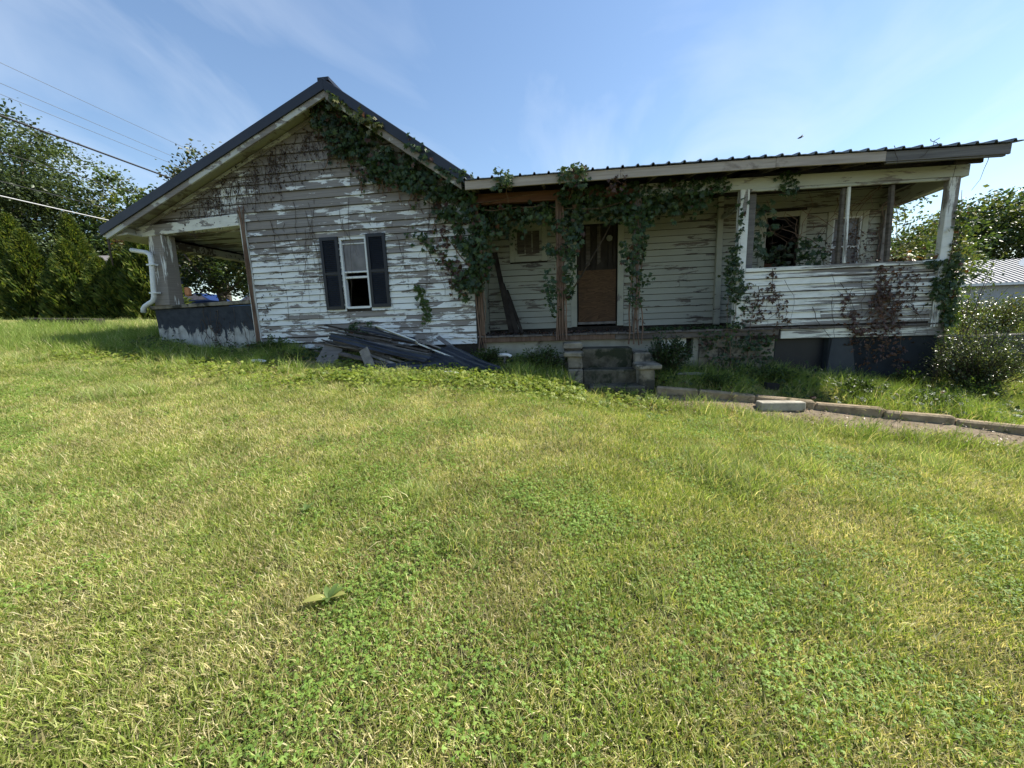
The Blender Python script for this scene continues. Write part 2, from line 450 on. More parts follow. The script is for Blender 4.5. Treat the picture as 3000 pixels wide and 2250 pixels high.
def zg(u, v):
    u, v = np.asarray(u, float), np.asarray(v, float)
    out = _w[_n] + _w[_n + 1] * u + _w[_n + 2] * v
    for i in range(_n):
        out = out + _w[i] * _tps((u - CP[i, 0]) ** 2 + (v - CP[i, 1]) ** 2)
    out = out + 0.012 * np.sin(u * 2.1 + 1.3 * np.sin(v * 1.7)) * np.cos(v * 2.4 + u * .6)
    return out

def zg1(u, v):
    return float(zg(np.array([u]), np.array([v]))[0])

def axis(a, b, step, lo, hi):
    core = list(np.arange(a, b + 1e-6, step))
    g = step
    x = a
    left = []
    while x > lo:
        g *= 1.25; x -= g; left.append(x)
    g = step; x = b; right = []
    while x < hi:
        g *= 1.25; x += g; right.append(x)
    return np.array(left[::-1] + core + right)
_ax = axis(-16, 11, 0.22, -420, 420); _ay = axis(-9, 3, 0.18, -300, 420)
_gu, _gv = np.meshgrid(_ax, _ay, indexing='ij')
_gz = zg(_gu, _gv)
_nu, _nv = _gu.shape
_idx = np.arange(_nu * _nv).reshape(_nu, _nv)
_faces = np.stack([_idx[:-1, :-1], _idx[1:, :-1], _idx[1:, 1:], _idx[:-1, 1:]], -1).reshape(-1, 4)
ground = mesh('ground', np.stack([_gu, _gv, _gz], -1).reshape(-1, 3), _faces, M['ground'], None, True)
tag(ground, 'sloping lawn ground around the derelict house', None, None, 'structure')

# kerb line (top edge) and the earth path in front of it
KERB = [(1.42, -1.12, .54), (2.0, -1.22, .49), (2.72, -1.36, .435), (3.4, -1.52, .375), (4.1, -1.70, .31), (4.75, -1.90, .245), (5.4, -2.14, .175), (6.2, -2.42, .085), (7.1, -2.74, -.015), (8.2, -3.12, -.145), (9.4, -3.55, -.295)]
kerb = bpy.data.objects.new('kerb', None); link(kerb); kerb.location = (1.42, -1.12, .3)
tag(kerb, 'low concrete kerb running from the steps along the earth path', None, None, 'structure')
for i in range(len(KERB) - 1):
    a, b = Vector(KERB[i]), Vector(KERB[i + 1])
    d = (b - a); s = Vector((d.y, -d.x, 0)).normalized() * -0.060
    g = d.normalized() * 0.004
    a2, b2 = a + g, b - g
    j = Vector((0, 0, random.uniform(-.025, .02)))
    lo = Vector((0, 0, -.36))
    tilt = s * random.uniform(-.25, .1)
    hexa('kerb_stone', [a2 - s + lo, b2 - s + lo, b2 + s + lo, a2 + s + lo], [a2 - s + j + tilt, b2 - s + j * -.5 + tilt * .4, b2 + s + j * -.4, a2 + s + j], M['kerb'], kerb, 0.022)
pv, pf = [], []
_pl = [(k[0], k[1]) for k in KERB]
for i, (x, y) in enumerate(_pl):
    d = Vector((_pl[min(i + 1, len(_pl) - 1)][0] - _pl[max(i - 1, 0)][0], _pl[min(i + 1, len(_pl) - 1)][1] - _pl[max(i - 1, 0)][1], 0)).normalized()
    nrm = Vector((d.y, -d.x, 0))
    wd = 0.40 + 0.04 * i
    for k in range(6):
        q = Vector((x, y, 0)) + nrm * (0.05 + wd * k / 5 + (0.05 * math.sin(i * 2.3) if k == 5 else 0))
        pv.append((q.x, q.y, zg1(q.x, q.y) + 0.012 + (0.010 if k < 5 else -0.030)))
for i in range(len(_pl) - 1):
    for k in range(5):
        pf.append((i * 6 + k, i * 6 + k + 1, (i + 1) * 6 + k + 1, (i + 1) * 6 + k))
path = mesh('path', pv, pf, M['path'], None, True)
tag(path, 'bare earth path with dry litter along the kerb', None, None, 'structure')

# ------------------------------------------------------------------ the house
house = empty('abandoned_house', (-1.5, 0, 0.9), 'derelict white clapboard house with peeling paint, creeper and two porches', 'house')

RIDGE = (-3.87, 5.64)
SL, SR = 0.42, 0.70                      # slopes of the left and the right roof side
def rake(u):                              # height of the roof's top surface above u
    return RIDGE[1] - (SL * (RIDGE[0] - u) if u < RIDGE[0] else SR * (u - RIDGE[0]))
def rake_inv(z, side):
    return RIDGE[0] - (RIDGE[1] - z) / SL if side < 0 else RIDGE[0] + (RIDGE[1] - z) / SR

def laps(wall, ul, ur, z0, z1, expo, v, mat, holes=(), lmin=1.6, lmax=4.2, proud=0.031, seed=1, vary=None, drop=()):
    """lap siding: every board its own object; ul, ur give the wall's ends at a height"""
    rd = random.Random(seed)
    z, row = z0, 0
    while z < z1 - 0.03:
        e = expo(z) if callable(expo) else expo
        zt = min(z + e, z1)
        ivs = [(None, None)]
        for (a, b, c, d) in holes:
            if c < z + e * .55 < d:
                nx = []
                for (s, t) in ivs:
                    if (s is not None and a < s) or (t is not None and b > t): nx.append((s, t))
                    else: nx += [(s, a), (b, t)]
                ivs = nx
        for (s, t) in ivs:
            a0, a1 = (ul(z), ul(zt)) if s is None else (s, s)
            b0, b1 = (ur(z), ur(zt)) if t is None else (t, t)
            if b0 - a0 < 0.04: continue
            cuts = [None]
            x = a0 + rd.uniform(lmin * .4, lmax)
            while x < b0 - 0.5:
                cuts.append(x); x += rd.uniform(lmin, lmax)
            cuts.append('end')
            for k in range(len(cuts) - 1):
                p0, p1 = (a0, a1) if k == 0 else (cuts[k] + .002,) * 2
                q0, q1 = (b0, b1) if k == len(cuts) - 2 else (cuts[k + 1] - .002,) * 2
                if q0 - p0 < .03: continue
                if any(da < (p0 + q0) / 2 < db and abs(z - dz) < e * .5 for (da, db, dz) in drop): continue
                q1 = max(q1, p1 + .01)
                dv = rd.uniform(-.004, .003); tl = rd.uniform(-.003, .003); tr = rd.uniform(-.003, .003)
                zb = z + 0.002; ztp = zt - 0.007
                pr = proud + rd.uniform(-.003, .005)
                b = [(p0, v - pr + dv, zb + tl), (q0, v - pr + dv, zb + tr), (q0, v, zb + tr), (p0, v, zb + tl)]
                t_ = [(p1, v - .005 + dv, ztp + tl), (q1, v - .005 + dv, ztp + tr), (q1, v, ztp + tr), (p1, v, ztp + tl)]
                hexa('board', b, t_, mat, wall)
        z = zt; row += 1

# --- gable wall (sheathing behind the boards, with the window opening)
WIN = (-4.09, -3.57, 1.925, 3.21)
def prism(name, poly, y0, y1, mat, parent):
    n = len(poly)
    v = [(x, y0, z) for x, z in poly] + [(x, y1, z) for x, z in poly]
    f = [tuple(range(n - 1, -1, -1)), tuple(range(n, 2 * n))] + [(i, (i + 1) % n, n + (i + 1) % n, n + i) for i in range(n)]
    f = [tuple(reversed(q)) for q in f]
    return mesh(name, v, f, mat, parent)
UL, UR = -6.02, -1.56
gv, gf = join([
    (boxv(UL, WIN[0], 0.0, 0.09, 1.0, 3.55), BOXF), (boxv(WIN[1], UR, 0.0, 0.09, 1.0, 3.55), BOXF),
    (boxv(WIN[0], WIN[1], 0.0, 0.09, 1.0, WIN[2]), BOXF), (boxv(WIN[0], WIN[1], 0.0, 0.09, WIN[3], 3.55), BOXF)])
poly = [(-8.30, 3.62), (UL, 3.62), (UL, 3.55), (UR, 3.55), (UR, rake(UR) - .10), (RIDGE[0], RIDGE[1] - .10), (-8.30, rake(-8.30) - .10)]
n = len(poly); k0 = len(gv)
gv += [(x, 0.0, z) for x, z in poly] + [(x, 0.09, z) for x, z in poly]
gf += [tuple(k0 + i for i in range(n)), tuple(k0 + n + i for i in range(n - 1, -1, -1))] + [(k0 + (i + 1) % n, k0 + i, k0 + n + i, k0 + n + (i + 1) % n) for i in range(n)]
gwall = mesh('wall', gv, gf, M['darkwood'], house)
gwall['label'] = 'gable wall of peeling white clapboards'
lowl = lambda z: UL + .06 if z < 3.70 else max(rake_inv(z + .20, -1), -8.28)
lowr = lambda z: min(UR, rake_inv(z + .22, 1))
expo = lambda z: 0.114 if z < 3.35 else 0.160
laps(gwall, lowl, lowr, 1.18, 5.42, expo, -0.002, M['gable'], [WIN], seed=5, drop=[(-6.1, -4.55, 1.294), (-6.1, -5.2, 1.18)])
# --- corner board with flaking bark-like paint
hexa('corner_board', [(-6.10, -.035, 1.12), (-5.97, -.035, 1.12), (-5.97, .1, 1.12), (-6.10, .1, 1.12)], [(-6.09, -.035, 3.86), (-5.98, -.035, 3.86), (-5.98, .1, 3.86), (-6.09, .1, 3.86)], M['postw'], house, 0.006)
# --- gable roof: ribbed metal panels, dark rake trim, white barge boards, soffit
def roof_side(u0, z0, u1, z1, va, vb, label):
    """ribbed sheets from the ridge (u0,z0) down to the eave (u1,z1)"""
    d = Vector((u1 - u0, 0, z1 - z0)); L = d.length; d.normalize()
    nrm = Vector((-d.z, 0, d.x)) if d.x > 0 else Vector((d.z, 0, -d.x))
    th = .05
    P0, P1 = Vector((u0, 0, z0)), Vector((u1, 0, z1))
    rf = hexa('roof', [tuple(P0 + Vector((0, va + .02, 0)) - nrm * th), tuple(P1 + Vector((0, va + .02, 0)) - nrm * th), tuple(P1 + Vector((0, vb, 0)) - nrm * th), tuple(P0 + Vector((0, vb, 0)) - nrm * th)],
              [tuple(P0 + Vector((0, va + .02, 0)) - nrm * .006), tuple(P1 + Vector((0, va + .02, 0)) - nrm * .006), tuple(P1 + Vector((0, vb, 0)) - nrm * .006), tuple(P0 + Vector((0, vb, 0)) - nrm * .006)], M['darkwood'], house)
    rf['label'] = label
    v = va
    while v < vb - .1:
        w = min(.914, vb - v)
        prof = []
        for k in range(4):
            c = v + w * k / 4
            prof += [(c + .01, 0), (c + .02, .026), (c + .05, .026), (c + .062, 0)]
        prof.append((v + w + .004, 0))
        V = []
        for (yy, hh) in prof:
            V.append(tuple(P0 + Vector((0, yy, 0)) + nrm * (hh + .001))); V.append(tuple(P1 + Vector((0, yy, 0)) + nrm * (hh + .001)))
        F = [(2 * i, 2 * i + 1, 2 * i + 3, 2 * i + 2) for i in range(len(prof) - 1)]
        mesh('roof_panel', V, F, M['metal'], rf)
        v += w
    return rf
roof_side(RIDGE[0], RIDGE[1], -8.70, rake(-8.70), -.36, 7.6, 'dark metal roof slope, the long low side')
roof_side(RIDGE[0], RIDGE[1], -1.42, rake(-1.42), -.36, 7.6, 'dark metal roof slope, the short steep side')
beam('ridge_cap', (RIDGE[0], -.40, RIDGE[1] + .012), (RIDGE[0], 7.6, RIDGE[1] + .012), .20, .05, M['metal'], house)
def raker(name, ua, ub, ztop, h, y0, y1, mat, bev=0.004):
    a, b = (ua, rake(ua) + ztop), (ub, rake(ub) + ztop)
    return hexa(name, [(a[0], y0, a[1] - h), (b[0], y0, b[1] - h), (b[0], y1, b[1] - h), (a[0], y1, a[1] - h)], [(a[0], y0, a[1]), (b[0], y0, b[1]), (b[0], y1, b[1]), (a[0], y1, a[1])], mat, house, bev)
raker('rake_trim', -8.72, RIDGE[0], .015, .165, -.415, -.385, M['metal'])
raker('rake_trim', RIDGE[0], -1.44, .015, .180, -.415, -.385, M['metal'])
raker('barge_board', -8.64, RIDGE[0], -.08, .165, -.383, -.345, M['barge'])
raker('barge_board', RIDGE[0], -1.62, -.08, .21, -.383, -.345, M['barge'])
raker('soffit_board', -8.62, RIDGE[0], -.075, .03, -.343, .0, M['cream'])
raker('soffit_board', RIDGE[0], -1.6, -.09, .03, -.343, .0, M['cream'])
raker('frieze_board', -8.28, RIDGE[0], -.135, .07, -.045, -.004, M['barge'])
raker('frieze_board', RIDGE[0], -1.6, -.16, .08, -.045, -.004, M['barge'])
# outlooker block and eave board at the low corner
hexa('outlooker', [(-8.62, -.34, 3.42), (-8.36, -.30, 3.50), (-8.36, -.04, 3.50), (-8.62, -.04, 3.42)], [(-8.62, -.34, 3.50), (-8.36, -.30, 3.62), (-8.36, -.04, 3.62), (-8.62, -.04, 3.50)], M['cream'], house)
box('eave_board', -8.72, -8.66, -.37, 7.6, 3.44, 3.58, M['trim'], house)
hexa('eave_soffit', [(-8.66, -.33, 3.43), (-8.22, -.33, 3.47), (-8.22, 7.6, 3.47), (-8.66, 7.6, 3.43)], [(-8.66, -.33, 3.46), (-8.22, -.33, 3.50), (-8.22, 7.6, 3.50), (-8.66, 7.6, 3.46)], M['cream'], house)
tube('gutter_stub', [(-8.70, -.30, 3.46), (-8.72, -.30, 3.2), (-8.73, -.29, 2.92)], [.022, .016, .012], M['bark'], house, 6)

# --- left side porch under the gable: beam, tapered column, slate parapet with cap
hexa('beam', [(-8.35, -.06, 3.47), (-6.09, -.06, 3.555), (-6.09, .13, 3.555), (-8.35, .13, 3.47)], [(-8.35, -.06, 3.66), (-6.09, -.06, 3.77), (-6.09, .13, 3.77), (-8.35, .13, 3.66)], M['trim'], house, .006)
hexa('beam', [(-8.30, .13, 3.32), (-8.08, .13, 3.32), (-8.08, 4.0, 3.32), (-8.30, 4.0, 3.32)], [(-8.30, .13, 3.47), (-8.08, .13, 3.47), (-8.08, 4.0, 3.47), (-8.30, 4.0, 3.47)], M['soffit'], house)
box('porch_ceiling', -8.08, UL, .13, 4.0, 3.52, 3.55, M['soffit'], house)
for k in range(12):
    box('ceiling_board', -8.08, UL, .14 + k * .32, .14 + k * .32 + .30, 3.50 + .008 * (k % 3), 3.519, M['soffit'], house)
for (yy) in (0.02, 3.7):
    cl = hexa('column', [(-8.20, yy - .10, 2.13), (-7.86, yy - .10, 2.13), (-7.86, yy + .22, 2.13), (-8.20, yy + .22, 2.13)], [(-8.12, yy - .06, 3.50), (-7.80, yy - .06, 3.50), (-7.80, yy + .20, 3.50), (-8.12, yy + .20, 3.50)], M['postw'], house, .008)
hexa('wall', [(UL, .1, 1.0), (UL + .1, .1, 1.0), (UL + .1, 7.6, 1.0), (UL, 7.6, 1.0)], [(UL, .1, 3.55), (UL + .1, .1, 3.55), (UL + .1, 7.6, 3.55), (UL, 7.6, 3.55)], M['paint'], house)
par = box('parapet', -8.30, -6.11, -.02, .16, .95, 2.06, M['parapet'], house, .01)
par['label'] = 'low porch parapet with slate paint flaking off pale stucco'
box('parapet', -8.30, -8.12, .16, 4.0, .95, 2.06, M['parapet'], house)
hexa('parapet_cap', [(-8.36, -.06, 2.055), (-6.11, -.06, 2.09), (-6.11, .2, 2.09), (-8.36, .2, 2.055)], [(-8.36, -.06, 2.125), (-6.11, -.06, 2.165), (-6.11, .2, 2.165), (-8.36, .2, 2.125)], M['concrete'], house, .008)
box('parapet_cap', -8.36, -8.06, .2, 4.0, 2.06, 2.13, M['concrete'], house, .006)
box('porch_slab', -8.2, UL, .1, 4.0, 1.2, 1.3, M['concrete'], house)
# downspout on the column
ds = tube('downspout', [(-8.48, -.10, 3.23), (-8.14, -.11, 3.165), (-8.05, -.125, 3.12), (-8.02, -.145, 3.02), (-8.03, -.155, 2.85), (-8.09, -.165, 2.30), (-8.13, -.165, 2.22), (-8.25, -.165, 2.165), (-8.34, -.165, 2.12), (-8.385, -.165, 2.07), (-8.40, -.165, 2.0)], .043, M['whitemetal'], house, 8)
for (zz, uu) in ((2.90, -8.03), (2.36, -8.085)):
    box('strap', uu - .055, uu + .10, -.205, -.105, zz, zz + .03, M['whitemetal'], ds)
box('pulley_lamp', -7.80, -7.70, .2, .32, 2.32, 2.50, rough_mat('terracotta', (0.55, 0.22, 0.10), (0.70, 0.33, 0.17), 4.0, bump=0), house, .03)

# --- window with shutters
win = box('window', WIN[0], WIN[1], -.012, -.002, WIN[3] - .01, WIN[3] + .01, M['whitemetal'], house)
win['label'] = 'sash window with dusty upper pane and open black lower half'
a, b, c, d = WIN
fr = join([(boxv(a - .005, a + .032, -.034, .07, c, d), BOXF), (boxv(b - .032, b + .005, -.034, .07, c, d), BOXF), (boxv(a + .032, b - .032, -.034, .07, d - .035, d), BOXF), (boxv(a + .032, b - .032, -.04, .07, c - .012, c + .028), BOXF)])
mesh('frame', fr[0], fr[1], M['whitemetal'], win)
box('sash_rail', a + .032, b - .032, -.02, .02, 2.575, 2.605, M['whitemetal'], win, .004)
box('sash_rail', a + .032, b - .032, .0, .04, 2.475, 2.515, M['whitemetal'], win, .004)
box('sash_rail', a + .032, b - .032, -.01, .03, 3.095, 3.112, M['whitemetal'], win, .003)
box('pane', a + .032, b - .032, .012, .016, 2.605, d - .035, M['glass'], win)
box('window_board', a - .02, b + .02, -.028, -.002, d + .012, d + .03, M['trim'], win)

def shutter(ua, ub, za, zb, skew):
    s = hexa('shutter', [(ua + skew, -.040, za), (ub + skew, -.040, za), (ub + skew, -.022, za), (ua + skew, -.022, za)], [(ua, -.040, zb), (ub, -.040, zb), (ub, -.022, zb), (ua, -.022, zb)], M['shutter'], house)
    st = join([(boxv(ua, ua + .055, -.062, -.0395, za, zb), BOXF), (boxv(ub - .055, ub, -.062, -.0395, za, zb), BOXF), (boxv(ua + .055, ub - .055, -.062, -.0395, zb - .06, zb), BOXF), (boxv(ua + .055, ub - .055, -.062, -.0395, za, za + .06), BOXF), (boxv(ua + .055, ub - .055, -.062, -.0395, (za + zb) / 2 - .02, (za + zb) / 2 + .02), BOXF)])
    mesh('shutter_frame', st[0], st[1], M['shutter'], s)
    prs = []
    z = za + .065
    while z < zb - .075:
        if abs(z + .015 - (za + zb) / 2) > .035:
            prs.append(([(ua + .055, -.060, z), (ub - .055, -.060, z), (ub - .055, -.0405, z + .024), (ua + .055, -.0405, z + .024), (ua + .055, -.0565, z + .004), (ub - .055, -.0565, z + .004), (ub - .055, -.0405, z + .030), (ua + .055, -.0405, z + .030)], BOXF))
        z += .0355
    v, f = join(prs)
    lv = mesh('louvres', v, f, M['shutter'], s); lv['kind'] = 'stuff'
    return s
shutter(-4.475, -4.115, 1.905, 3.235, .0)
shutter(-3.555, -3.185, 1.92, 3.25, .0)

# --- porch wing: back wall with boarded door and small window
V = 1.35
DOOR = (0.34, 1.17, 1.40, 3.47)
SW = (-.95, -.38, 2.91, 3.47)
RD = (3.98, 4.57, 1.40, 3.37)
RW = (5.16, 5.66, 2.20, 3.30)
HU = 6.15
holes = [DOOR, SW, RD, RW]
def holed_wall(name, u0, u1, z0, z1, y0, y1, hs, mat, parent):
    prs = []; x = u0
    for (a, b, c, d) in sorted(hs):
        prs.append((boxv(x, a, y0, y1, z0, z1), BOXF))
        if c > z0: prs.append((boxv(a, b, y0, y1, z0, c), BOXF))
        if d < z1: prs.append((boxv(a, b, y0, y1, d, z1), BOXF))
        x = b
    prs.append((boxv(x, u1, y0, y1, z0, z1), BOXF))
    v, f = join(prs)
    return mesh(name, v, f, mat, parent)
bwall = holed_wall('wall', -1.56, HU, 1.1, 3.95, V, V + .09, holes, M['darkwood'], house)
bwall['label'] = 'clapboard wall set back under the porch roof'
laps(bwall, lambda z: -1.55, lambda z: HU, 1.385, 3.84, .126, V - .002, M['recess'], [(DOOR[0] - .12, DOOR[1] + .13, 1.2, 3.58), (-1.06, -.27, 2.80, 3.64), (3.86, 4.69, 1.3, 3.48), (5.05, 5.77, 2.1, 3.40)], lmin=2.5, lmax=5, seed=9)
# boarded door
dr = box('door', DOOR[0] + .035, DOOR[1] - .03, V + .01, V + .04, 1.50, 2.56, M['ply'], house)
dr['label'] = 'doorway boarded with brown plywood below dark torn panels'
vv = beam_geo((DOOR[0] + .02, V + .06, 1.47), (DOOR[1] - .02, V + .06, 1.47), .1, .05)
mesh('sill', vv[0], vv[1], M['greywood'], dr)
box('panel', DOOR[0] + .005, DOOR[1] - .005, V + .045, V + .07, 1.44, 3.465, M['darkwood'], dr)
for (x0, x1, zb, m_) in ((.43, .50, 2.45, 'darkwood'), (.53, .62, 2.62, 'plank'), (.64, .74, 2.50, 'darkwood'), (.76, .83, 2.66, 'plank'), (.99, 1.06, 2.36, 'darkwood'), (1.09, 1.13, 2.2, 'darkwood')):
    hexa('slat', [(x0, V + .02, zb), (x1, V + .02, zb + .06), (x1, V + .042, zb + .06), (x0, V + .042, zb)], [(x0, V + .02, 3.44), (x1, V + .02, 3.44), (x1, V + .042, 3.44), (x0, V + .042, 3.44)], M[m_], dr)
def casing(parent, a, b, c, d, w, mat, bottom=True, wt=None, v=V):
    wt = wt or w
    box('casing', a - w, a, v - .035, v + .005, c - (w if bottom else 0), d + wt, mat, parent, .004)
    box('casing', b, b + w, v - .035, v + .005, c - (w if bottom else 0), d + wt, mat, parent, .004)
    box('casing', a + .002, b - .002, v - .032, v + .005, d, d + wt - .002, mat, parent, .004)
    if bottom: box('casing', a + .002, b - .002, v - .032, v + .005, c - w, c, mat, parent, .004)
casing(dr, DOOR[0], DOOR[1], 1.40, 3.47, .125, M['casing'], False, .11)
# a faded plate hung from a cord in the doorway
pl = tube('plate', [(1.0, V - .05, 3.17), (1.0, V - .035, 3.17)], .065, rough_mat('faded_plate', (0.20, 0.21, 0.175), (0.30, 0.31, 0.26), 4.0, bump=0), dr, 7, False)
tube('cord', [(.80, V - .03, 3.46), (.80, V - .03, 3.22)], .004, M['greywood'], dr, 4)
# small boarded window
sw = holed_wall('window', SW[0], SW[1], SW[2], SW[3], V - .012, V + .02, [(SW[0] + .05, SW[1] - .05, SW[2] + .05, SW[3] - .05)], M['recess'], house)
sw['label'] = 'small window closed with dark boards, two upright bars'
casing(sw, SW[0], SW[1], SW[2], SW[3], .11, M['casing'], True, .17)
for k, (x0, x1) in enumerate(((-.90, -.735), (-.735, -.585), (-.585, -.43))):
    box('board', x0 + .002, x1 - .002, V + .02 + .004 * k, V + .04, SW[2] + .05, SW[3] - .05, M['plank'], sw)
for x0 in (-.745, -.595):
    hexa('bar', [(x0, V, SW[2] + .05), (x0 + .02, V, SW[2] + .05), (x0 + .02, V + .02, SW[2] + .05), (x0, V + .02, SW[2] + .05)], [(x0 + .004, V, SW[3] - .05), (x0 + .02, V, SW[3] - .05), (x0 + .02, V + .02, SW[3] - .05), (x0 + .004, V + .02, SW[3] - .05)], M['recess'], sw)
# screened porch end: open dark doorway and sash window in the back wall
rd = box('doorway', RD[0], RD[1], V + .05, V + .09, RD[2], RD[2] + .04, M['darkwood'], house)
rd['label'] = 'open black doorway inside the screened porch'
casing(rd, RD[0], RD[1], RD[2], RD[3], .12, M['casing'], False, .10)
box('door', RD[0] + .05, RD[0] + .42, V + .35, V + .39, 1.42, 2.55, M['brownbeam'], rd)
rw = box('window', RW[0], RW[1], V + .0, V + .03, 2.735, 2.775, M['whitemetal'], house)
rw['label'] = 'sash window inside the screened porch'
casing(rw, RW[0], RW[1], RW[2], RW[3], .10, M['casing'])
fr = join([(boxv(RW[0], RW[0] + .03, V - .02, V + .04, RW[2], RW[3]), BOXF), (boxv(RW[1] - .03, RW[1], V - .02, V + .04, RW[2], RW[3]), BOXF), (boxv(RW[0] + .03, RW[1] - .03, V - .02, V + .04, RW[3] - .03, RW[3]), BOXF), (boxv(RW[0] + .03, RW[1] - .03, V - .02, V + .04, RW[2], RW[2] + .03), BOXF)])
mesh('frame', fr[0], fr[1], M['whitemetal'], rw)
box('pane', RW[0] + .03, RW[1] - .03, V + .03, V + .034, RW[2] + .03, RW[3] - .03, M['glass'], rw)
# body behind: end wall, rear wall, dark floor
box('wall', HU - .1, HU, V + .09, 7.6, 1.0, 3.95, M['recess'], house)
box('wall', UL, HU, 7.6, 7.7, 1.0, 3.9, M['paint'], house)
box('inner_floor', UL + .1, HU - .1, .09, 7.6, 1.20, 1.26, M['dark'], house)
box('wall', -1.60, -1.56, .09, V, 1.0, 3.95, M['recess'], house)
def yz_prism(name, poly, x0, x1, mat, parent):
    n = len(poly)
    v = [(x0, y, z) for y, z in poly] + [(x1, y, z) for y, z in poly]
    f = [tuple(range(n - 1, -1, -1)), tuple(range(n, 2 * n))] + [(i, (i + 1) % n, n + (i + 1) % n, n + i) for i in range(n)]
    return mesh(name, v, f, mat, parent)
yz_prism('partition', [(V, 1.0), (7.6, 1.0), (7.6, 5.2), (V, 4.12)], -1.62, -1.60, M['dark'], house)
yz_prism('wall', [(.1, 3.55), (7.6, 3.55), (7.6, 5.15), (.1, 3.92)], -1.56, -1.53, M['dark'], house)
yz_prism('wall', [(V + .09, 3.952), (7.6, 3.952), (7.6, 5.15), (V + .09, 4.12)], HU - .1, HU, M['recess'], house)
box('wall', -1.53, HU, 7.6, 7.7, 3.902, 5.15, M['paint'], house)
prism('wall', [(-8.3, 3.62), (UR, 3.902), (UR, rake(UR) - .08), (RIDGE[0], RIDGE[1] - .08)], 7.6, 7.7, M['paint'], house)
box('attic_floor', UL, -1.6, .1, 7.6, 3.56, 3.60, M['dark'], house)

# --- porch roof: ribbed sheets on rafters, fascia, beams
PS = 0.17
def pz(v): return 3.905 + PS * (v + .47)
U0, U1 = -1.56, 6.33
def sag(u): return -0.012 * (u + 1.56) + .03 * math.sin((u - .5) * .9) * .4
prf = hexa('roof', [(U0, -.43, pz(-.43) - .06 + sag(U0)), (U1 - .1, -.43, pz(-.43) - .06 + sag(U1)), (U1 - .1, 7.7, pz(7.7) - .06), (U0, 7.7, pz(7.7) - .06)],
           [(U0, -.43, pz(-.43) - .035 + sag(U0)), (U1 - .1, -.43, pz(-.43) - .035 + sag(U1)), (U1 - .1, 7.7, pz(7.7) - .035), (U0, 7.7, pz(7.7) - .035)], M['darkwood'], house)
prf['label'] = 'low porch roof of ribbed metal sheets'
u = U0
while u < U1 - .05:
    w = min(.914, U1 - u)
    prof = []; k = 0
    while k * .2285 < w - .06:
        c = u + k * .2285
        prof += [(c, 0.0), (c + .014, .030), (c + .036, .030), (c + .05, 0.0), (c + .10, .003), (c + .14, 0.0)]; k += 1
    prof.append((u + w, 0.0))
    Vv = []
    for (x, h) in prof:
        for (yy, fac) in ((-.50, 1.0), (7.7, 0.0)):
            Vv.append((x, yy, pz(yy) + h + sag(x) * fac))
        
    nn = len(prof)
    Vv += [(x, y, z - .012) for (x, y, z) in Vv]
    F = [(2 * i, 2 * i + 2, 2 * i + 3, 2 * i + 1) for i in range(nn - 1)] + [(2 * nn + 2 * i, 2 * nn + 2 * i + 1, 2 * nn + 2 * i + 3, 2 * nn + 2 * i + 2) for i in range(nn - 1)]
    F += [(2 * i, 2 * nn + 2 * i, 2 * nn + 2 * i + 2, 2 * i + 2) for i in range(nn - 1)]
    mesh('roof_panel', Vv, F, M['porchmetal'], prf)
    u += w
def fasc(ua, ub, zt, zb, y0, y1, mat, name='fascia_board'):
    return hexa(name, [(ua, y0, zb + sag(ua)), (ub, y0, zb + sag(ub)), (ub, y1, zb + sag(ub)), (ua, y1, zb + sag(ua))], [(ua, y0, zt + sag(ua)), (ub, y0, zt + sag(ub)), (ub, y1, zt + sag(ub)), (ua, y1, zt + sag(ua))], mat, house, .004)
fasc(-1.54, .95, 3.885, 3.745, -.47, -.435, M['fascia'])
fasc(.953, 3.20, 3.885, 3.748, -.468, -.435, M['fascia'])
fasc(3.203, 4.67, 3.885, 3.750, -.470, -.435, M['fascia'])
fasc(4.673, 6.24, 3.880, 3.745, -.462, -.430, M['fasciaold'])
fasc(4.70, 6.20, 3.744, 3.725, -.445, -.40, M['fasciaold'], 'fascia_strip')
fasc(5.7, 6.05, 3.76, 3.70, -.32, -.28, M['darkwood'], 'fascia_strip')
for k in range(14):
    x = -1.45 + k * .585
    hexa('rafter', [(x, -.43, pz(-.43) - .17 + sag(x)), (x + .045, -.43, pz(-.43) - .17 + sag(x)), (x + .045, V, pz(V) - .17), (x, V, pz(V) - .17)], [(x, -.43, pz(-.43) - .061 + sag(x)), (x + .045, -.43, pz(-.43) - .061 + sag(x)), (x + .045, V, pz(V) - .061), (x, V, pz(V) - .061)], M['plank'], house)
hexa('beam', [(-1.53, -.05, 3.61), (1.32, -.05, 3.585), (1.32, .06, 3.585), (-1.53, .06, 3.61)], [(-1.53, -.05, 3.785), (1.32, -.05, 3.735), (1.32, .06, 3.735), (-1.53, .06, 3.785)], M['brownbeam'], house, .005)
hexa('beam', [(1.325, -.06, 3.555), (6.12, -.06, 3.50), (6.12, .06, 3.50), (1.325, .06, 3.555)], [(1.325, -.06, 3.74), (6.12, -.06, 3.665), (6.12, .06, 3.665), (1.325, .06, 3.74)], M['beampaint'], house, .005)
hexa('trim_strip', [(3.06, -.065, 3.495), (5.86, -.065, 3.455), (5.86, -.02, 3.455), (3.06, -.02, 3.495)], [(3.06, -.065, 3.535), (5.86, -.065, 3.495), (5.86, -.02, 3.495), (3.06, -.02, 3.535)], M['beampaint'], house, .003)
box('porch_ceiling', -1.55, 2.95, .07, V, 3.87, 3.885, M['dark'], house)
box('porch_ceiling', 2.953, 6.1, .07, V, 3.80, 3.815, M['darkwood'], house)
yz_prism('end_board', [(-.40, 3.72), (.06, 3.66), (V, 3.62), (V, 4.14), (-.40, 3.83)], 6.09, 6.115, M['fasciaold'], house)
